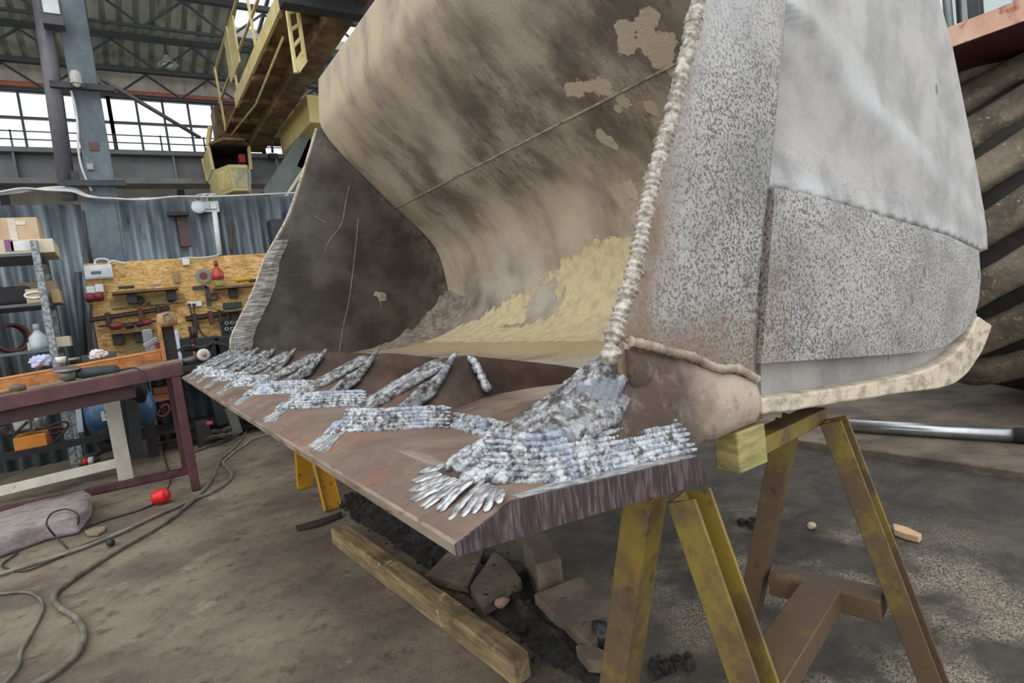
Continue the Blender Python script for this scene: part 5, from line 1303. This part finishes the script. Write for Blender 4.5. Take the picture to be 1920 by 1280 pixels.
en = thing('small_engine', at(45, 800, 6.9), 'small pale grey engine resting on an orange crate', 'engine'); M_al = flat('cast_aluminium', 'a9adb0', .4, .6)
pbox('block', 40, 793, 34, 30, 6.9, .22, M_al, en, bevel=.02); pbox('cylinder_head', 30, 778, 14, 16, 6.92, .12, M_al, en, bevel=.015); pbox('gearbox', 62, 798, 12, 18, 6.95, .12, M_tool2, en, bevel=.015)
ptube('shaft', [(70,770),(72,800)], .03, 6.9, M_al, en, k=0); ptube('shaft', [(77,768),(80,802)], .035, 6.95, M_al, en, k=0); ptube('lever', [(25,815),(52,790)], .012, 6.85, M_cab, en, k=0); ptube('exhaust_pipe', [(5,800),(14,812),(24,812)], .03, 6.9, M_tool, en)
pbox('crate', 57, 829, 62, 24, 6.85, .35, flat('orange_crate', 'd1872e', .55), bevel=.008, label='orange crate under the small engine', cat='crate')
mb = MB(); a = at(10, 856, 6.8); b = at(225, 812, 7.0); mb.bar(a, b, .09, .06); mb.build('steel_rail', flat('dark_rail', '2b2a2a', .6), label='dark steel rail on the floor carrying the orange crate', cat='rail')
ptube('cable', [(88,800),(105,794),(122,790),(128,797),(115,815),(100,828)], .01, 6.9, M_cab, label='black cable between engine and compressor', cat='cable')
ptube('cable', [(88,808),(100,803),(115,802),(122,806),(105,812),(90,815)], .014, 7.1, flat('dark_red_cable', '571f2c', .6), label='dark red cable bundle right of the small engine', cat='cable')
cn = thing('spray_can', atz(160, 872, 0), 'red and white spray can lying on the floor under the table', 'spray can')
a, b = atz(145, 867, .04), atz(181, 861, .04); d = b-a
MB().tube([a, a+d*.06, a+d*.3], [.03,.04,.04], 14).build('bottom', flat('olive_can', '8d8a66', .4, .4), cn, smooth=True); MB().cyl(a+d*.3, a+d*.62, .0405, n=14).build('red_band', flat('can_red', 'c0303a', .4), cn, smooth=True); MB().cyl(a+d*.62, a+d*.9, .0405, n=14).build('white_band', flat('can_white', 'd9d7d4', .4), cn, smooth=True); MB().tube([a+d*.9, a+d*.98, a+d*1.2], [.04,.025,.015], 10).build('nozzle', flat('dark_nozzle', '4a463f', .5), cn, smooth=True)
P = [atz(x, y, .03) for x, y in ((146,853),(165,845),(190,832),(196,838),(182,850),(160,858))]; m = MB(); m.prism(P, (0,0,-.028)); m.build('scrap_plate', flat('grey_scrap', '6f6a60', .7), bevel=.003, label='grey scrap plate on the floor behind the spray can', cat='scrap')
bk_ = atz(388, 838, 0); lo, hi = bxd(383, 816, 26, 52, bk_.y, .2)
MB().box2((lo[0], lo[1], 0), (hi[0], hi[1], hi[2])).build('dark_bin', flat('dark_bin', '33312f', .7), bevel=.01, label='dark upright bin behind the right red table leg', cat='bin')
pbox('red_tag', 393, 793, 11, 6, bk_.y-.2, .05, flat('red_tag', 'd8455a', .5), bevel=.003, label='small red tag on the heap behind the table leg', cat='tag')
post(430, 765, 446, 812, 7.4, .10, flat('grey_green_post', '5f625c', .7), 'grey-green post under the far end of the lip', .1)
post(405, 745, 418, 795, 7.6, .12, flat('black_post', '22252a', .6), 'black post left of the grey-green one under the lip', .1)
m = MB(); rn = random.Random(5)
for k in range(26): m.blob(atz(392+42*rn.random(), 806+14*rn.random(), .05+.08*rn.random()), (.05+.04*rn.random(), .04, .03), k, .5, 1)
m.build('scrap_heap', flat('dark_scrap', '4a443d', .7), kind='stuff', label='heap of dark scrap pieces behind the red table leg', cat='scrap')
p = atz(420, 812, .07); MB().lathe([(.05,-.12),(.075,-.12),(.075,.1),(.05,.1)], p, (.5,-.8,.1), 18).build('pipe_stub', flat('grey_pipe_stub', '7d776e', .6), smooth=True, label='short open pipe stub in the scrap heap', cat='pipe')
hose([(380,838),(412,830),(440,818),(452,806),(470,800),(520,790)], .012, 'cable', M_hose, 'dusty cable running behind the table leg to the grey-green post', 'cable')

# ---- shelf rack at the left
YS_ = 7.35
M_gal = mottle('perforated_galvanised', '6d7478', '9aa2a6', 30, .5, .3, bump=.1, lo=.48, hi=.52); M_shf = flat('grey_shelf', '5c6265', .5)
rk = thing('shelf_rack', (-1.5, YS_+.4, 0), 'galvanised slotted-angle shelf rack at the left wall', 'shelf rack')
pz = at(76, 450, YS_); xr = at(90, 560, YS_).x
zr_top = pz.z
for y in (YS_, YS_+.75):
    for x in (xr, xr-1.9):
        m = MB(); m.box2((x-.06, y, 0), (x, y+.006, zr_top)); m.box2((x-.006, y, 0), (x, y+.05, zr_top)); m.build('post', M_gal, rk)
zs = [at(40, 474, YS_).z, at(45, 569, YS_).z, at(50, 658, YS_).z]
for z in zs: MB().box2((xr-1.95, YS_+.005, z-.03), (xr+.0, YS_+.78, z)).build('shelf', M_shf, rk, bevel=.003)
M_card = mottle('cardboard', 'b39a7c', 'c8b08f', 4, .8, bump=.05); M_card2 = mottle('pale_cardboard', 'c2b49c', 'd6cbb6', 4, .8, bump=.05)
def rackbox(x, y, w, z, h, dy, dep, name, mat, label, cat, bev=.008):
    p = at(x, y, YS_+dy); mx, mz = mpp(x, y, YS_+dy); hh = h*mz
    return MB().box2((p.x-w*mx/2, YS_+dy, z), (p.x+w*mx/2, YS_+dy+dep, z+hh)).build(name, mat, bevel=bev, label=label, cat=cat), (p.x, z, hh, w*mx)
tr_, tp = rackbox(40, 457, 122, zs[0], 27, .06, .6, 'cardboard_tray', M_card2, 'long pale cardboard box on the top shelf of the rack', 'box')
MB().box2((at(22,464,YS_+.055).x-.05, YS_+.054, zs[0]+.03), (at(22,464,YS_+.055).x+.015, YS_+.06, zs[0]+.14)).build('purple_label', flat('purple_label', '8d5a84', .6), tr_)
MB().box2((at(43,462,YS_+.055).x-.09, YS_+.054, zs[0]+.03), (at(43,462,YS_+.055).x+.09, YS_+.06, zs[0]+.12)).build('paper_label', M_pl, tr_)
bxo, tp = rackbox(10, 418, 122, zs[0]+tp[2]+.002, 44, .12, .5, 'cardboard_box', M_card, 'big worn cardboard box on top of the long pale box', 'box')
for px_, w_, h_ in ((21,.06,.22), (38,.08,.1)): q = at(px_, 418, YS_+.11); MB().box2((q.x-w_/2, YS_+.114, tp[1]+tp[2]*.45-h_/2+(.1 if px_ == 38 else 0)), (q.x+w_/2, YS_+.12, tp[1]+tp[2]*.45+h_/2+(.04 if px_ == 38 else 0))).build('tape', flat('torn_tape', 'e0d6c6', .7), bxo)
rackbox(66, 526, 76, zs[1], 45, .42, .3, 'cardboard_box', mottle('grey_cardboard', '8d7d66', 'a3927a', 4, .8, bump=.05), 'grey-brown cardboard box at the back of the middle shelf', 'box')
rackbox(10, 545, 92, zs[1], 36, .08, .4, 'black_bag', flat('black_canvas', '26262a', .85), 'black canvas bag on the middle shelf', 'bag', .04)
hb, tp = rackbox(66, 551, 36, zs[1], 27, .03, .3, 'handle_box', M_card, 'small cardboard box with a white oval handle on the middle shelf', 'box')
m = MB(); q = V((tp[0], YS_+.024, zs[1]+tp[2]*.55)); m.tube([q+V((math.cos(a_)*.08, 0, math.sin(a_)*.03)) for a_ in [i*math.pi/8 for i in range(17)]], .012, 6); m.build('oval_handle', M_pl, hb, smooth=True)
rackbox(103, 548, 17, zs[1], 26, .3, .3, 'carton', mottle('tan_carton', 'a3906c', 'b8a37c', 4, .8, bump=.05), 'narrow tan carton at the right end of the middle shelf', 'box')
p = at(20, 646, YS_+.25); m = MB(); m.lathe([(.12,-.12),(.145,-.12),(.145,.12),(.12,.12)], V((p.x, YS_+.35, zs[2]+.15)), (.3,-1,0), 26); m.build('copper_coil', flat('dark_red_coil', '5f3b34', .5, .3), smooth=True, label='dark red round belt coil on the lowest shelf', cat='coil')
pb_ = thing('trigger_bottle', V((at(72,640,YS_+.12).x, YS_+.14, zs[2])), 'pale clear bottle with a narrow neck on the lowest shelf', 'bottle'); q = pb_.location
MB().lathe([(0,0),(.075,0),(.08,.04),(.075,.13),(.03,.18),(.022,.20),(0,.2)], q, n=16).build('body', flat('clear_bottle', 'b8c4cc', .25), pb_, smooth=True); MB().lathe([(0,0),(.028,0),(.028,.05),(.02,.06),(0,.06)], q+V((0,0,.2)), n=12).build('cap', flat('bottle_cap', 'aab6be', .4), pb_, smooth=True)
rackbox(56, 640, 13, zs[2], 16, .16, .1, 'tub', M_card2, 'small cream tub left of the clear bottle', 'tub')
rackbox(108, 636, 44, zs[2], 20, .3, .3, 'carton', M_card2, 'low pale carton at the right end of the lowest shelf', 'box')

# ---- overhead travelling crane
n = N('rusty_crane_yellow'); c = n.mix(n.ramp(n.noise(3, 6, .65), .40, .62), hx('5f4a32'), hx('8d7345')); c = n.mix(n.ramp(n.noise(7, 6, .7), .5, .7), c, hx('3f3022')); M_cr = n.done(c, .7, .1)
n = N('pale_crane_yellow'); c = n.mix(n.ramp(n.noise(5, 6, .7), .35, .7), hx('c9b678'), hx('ddd09c')); c = n.mix(n.ramp(n.noise(11, 6, .7), .6, .75), c, hx('86683a')); M_cy = n.done(c, .55)
YC0, YC1 = 10.95, 4.2
L_ = at(412, 266, YC0); zc = L_.z
def vpl(sl, z, Y):    # x of the line towards the far end whose picture slope is sl
    lo, hi = -2, 12
    for _ in range(40):
        mid = (lo+hi)/2; u, v = proj((mid, Y, z)); 
        if u < 242+sl*(646-v): lo = mid
        else: hi = mid
    return lo
xA = vpl(.453, zc, 8); xB = vpl(.66, zc, 8); xC = vpl(.80, zc, 8); xD = vpl(.86, zc, 8)
cr = thing('bridge_crane', (xA+1, 7.5, zc), 'rusty yellow travelling bridge crane with walkway, seen from below', 'bridge crane')
MB().box2((xA, YC1, zc), (xA+(xB-xA)*.58, YC0, zc+.06)).build('walkway_plate', M_cr, cr)
MB().box2((xA+(xB-xA)*.58, YC1, zc-.16), (xB, YC0, zc+.75)).build('main_girder', M_cr, cr, bevel=.01)
for k in range(8): y = YC0-.4-k*.85; MB().box2((xA, y-.04, zc-.07), (xB+.0, y+.04, zc)).build('cross_beam', M_cr, cr)
MB().box2((xA-.02, YC1, zc-.02), (xA+.02, 9.2, zc+.16)).build('toe_board', M_cy, cr, bevel=.004)
xG = xB+.95
MB().box2((xG, YC1, zc-.1), (xG+.35, YC0-1.6, zc+.7)).build('second_girder', M_cr, cr, bevel=.01)
p = at(560, 265, 9.2)
MB().bar(at(545, 268, 10.2), at(600, 205, 8.6), .34, .40).build('end_carriage', M_cy, cr, bevel=.02)
MB().box2((xA-.1, YC0-.5, zc-.05), (xG+.5, YC0, zc+.45)).build('end_truck', M_cr, cr, bevel=.02)
for k in range(5):
    y = YC0-.6-k*1.4; MB().bar((xA, y, zc), (xA-.02, y, zc+1.0), .03, .03).build('railing_post', M_cy, cr)
for dz in (.5, 1.0): MB().bar((xA, YC0-.4, zc+dz), (xA, YC1, zc+dz), .03, .03).build('railing', M_cy, cr)
MB().box2((xA-.02, 8.5, zc+.35), (xA+.0, 9.3, zc+.95)).build('rail_panel', M_cy, cr)
# ladder hanging under the bridge
YL = atz(545, 4, zc).y-.08
ldr = thing('crane_ladder', at(560, 60, YL), 'yellow ladder hanging from the bridge crane', 'ladder')
for q in (((537,6),(555,137)), ((557,10),(572,114))): MB().tube([at(*q[0], YL), at(*q[1], YL)], .022, 6).build('stile', M_cy, ldr)
for k in range(4):
    t = .15+.24*k; a = at(537+18*t, 6+131*t, YL); b = at(557+15*t, 10+104*t-6, YL); MB().tube([a, b], .018, 6).build('rung', M_cy, ldr)
MB().bar(at(556,132,YL), at(571,110,YL), .03, .07).build('foot_plate', M_cy, ldr)
ptube('stay_rod', [(430,258),(480,195),(531,70)], .014, [atz(430,258,zc-.09).y, atz(480,195,zc-.09).y, atz(531,70,zc-.09).y], M_cy, k=0, n=6, label='thin yellow rod under the crane walkway', cat='rod')
# driver's cab
YK = 9.65
cbz0, cbz1 = at(440, 358, YK).z, at(430, 262, YK).z
xl, xr_ = at(401, 300, YK).x, at(478, 300, YK).x
kb = thing('crane_cab', ((xl+xr_)/2, YK+.5, cbz0), 'yellow crane operator cab with a dark open front, behind the partition', 'crane cab')
zm = at(440, 308, YK).z
def cabring(z, sc_): cx = (xl+xr_)/2; w_ = (xr_-xl)/2*sc_; return [V((cx-w_, YK+.35, z)), V((cx-w_*.35, YK, z)), V((cx+w_*.62, YK, z)), V((cx+w_, YK+.3, z)), V((cx+w_, YK+1.1, z)), V((cx-w_, YK+1.1, z))]
m = MB(); m.loft([cabring(cbz0, .74), cabring(zm, .92)]); m.build('lower_body', M_cy, kb, bevel=.01)
a_, b_ = cabring(cbz0+.06, .78), cabring(zm-.05, .92)
for i in (0, 1, 2):
    off = V((0,-.012,0)); q = [a_[i].lerp(a_[i+1], .08), a_[i].lerp(a_[i+1], .92), b_[i].lerp(b_[i+1], .92), b_[i].lerp(b_[i+1], .08)]; m = MB(); m.prism([p+off for p in q], (0,.014,0)); m.build('panel', M_pl if i == 2 else (mottle('mottled_cab_panel', 'a19a80', 'c9c09c', 8, .6) if i == 1 else M_cy), kb)
r0, r1 = cabring(zm, .93), cabring(cbz1, 1.0)
for i in (0, 3, 4, 5): MB().bar(r0[i], r1[i], .045, .045).build('corner_post', M_cy, kb)
for i in (5,): m = MB(); m.prism([r0[5], r0[0], r1[0], r1[5]], (.02,0,0)); m.build('side_panel', M_cy, kb)
m = MB(); m.loft([cabring(cbz1, 1.02), [p+V((0,0,.03)) for p in cabring(cbz1, 1.0)], [V((p.x*.5+(xl+xr_)/4, p.y*.5+(YK+.55)/2, cbz1+.14)) for p in cabring(cbz1, 1.0)]]); m.build('roof', M_cr, kb)
m = MB(); m.box2((xl+.03, YK+1.0, zm-.1), (xr_-.03, YK+1.08, cbz1)); m.box2((xr_-.04, YK+.33, zm), (xr_-.0, YK+1.08, cbz1)); m.box2((xl+.02, YK+.38, zm), (xl+.05, YK+1.08, cbz1)); m.box2((xl+.02, YK+.25, cbz1-.02), (xr_-.02, YK+1.08, cbz1)); m.build('rear_wall', flat('dark_cab_interior', '241c17', .8), kb)
MB().bar(r1[0]-V((0,0,.0)), V((xl+.1, YK+.5, zc)), .05, .05).build('hanger', M_cy, kb)
MB().bar(r1[4], V((r1[4].x, YK+1, zc)), .06, .06).build('hanger', M_cr, kb)
pbox('red_canister', 455, 296, 13, 17, YK+.35, .15, flat('red_canister', 'b03038', .5), bevel=.02, label='red canister standing inside the crane cab', cat='canister')
hk = thing('hoist_block', at(513, 292, 10.2), 'black hoist hook block hanging on a chain right of the cab', 'hoist'); pbox('block', 514, 293, 18, 14, 10.2, .15, flat('black_hook_block', '1c1c1e', .5), hk, bevel=.03); ptube('rope', [(511,286),(509,262)], .02, 10.25, M_iron, hk, k=0)
m = MB()
for k in range(6): q = at(518+1.0*k, 302+6*k, 10.2); m.tube([q+V((math.cos(t)*.022*(k % 2)+.0, math.cos(t)*.022*((k+1) % 2), math.sin(t)*.04)) for t in [i*math.pi/5 for i in range(11)]], .008, 5)
m.build('chain', flat('steel_chain', '8c8e90', .4, .6), hk)
# grey-green inclined beams left of the bucket's far edge
M_gg = mottle('grey_green_steel', '5e6763', '717a75', 3, .6, bump=.05)
for k, (a, b, w_) in enumerate((((508,372),(597,236),.30), ((545,372),(590,270),.22))):
    t = thing('inclined_beam', at(*a, 9.3), ('wider' if k == 0 else 'narrower')+' grey-green inclined beam with a pale edge behind the far bucket edge', 'beam')
    p, q = at(*a, 9.3), at(*b, 9.3); MB().bar(p, q, .15, w_, (0,0,1)).build('web', M_gg, t); d = (q-p).normalized(); up = d.cross(V((0,1,0))).normalized(); up = up if up.z < 0 else -up
    MB().bar(p+up*w_/2-V((0,.08,0)), q+up*w_/2-V((0,.08,0)), .03, .04).build('edge', flat('pale_edge', 'd9d3bd', .6), t)
# ================================================================ light
w = bpy.data.worlds.new('sky'); sc.world = w; w.use_nodes = True
bg = w.node_tree.nodes['Background']; bg.inputs[0].default_value = (.96, .98, 1, 1); bg.inputs[1].default_value = 1.55
sd = bpy.data.lights.new('daylight', 'SUN'); sd.energy = .9; sd.angle = 1.4; sd.color = (1, .98, .95)
so_ = bpy.data.objects.new('daylight', sd); col.objects.link(so_); so_.rotation_euler = Vector((.55, .55, -.95)).to_track_quat('-Z', 'Y').to_euler(); so_.location = (-6, -8, 10)
sc.view_settings.view_transform = 'Standard'; sc.view_settings.look = 'None'; sc.view_settings.gamma = 1; sc.view_settings.exposure = 0
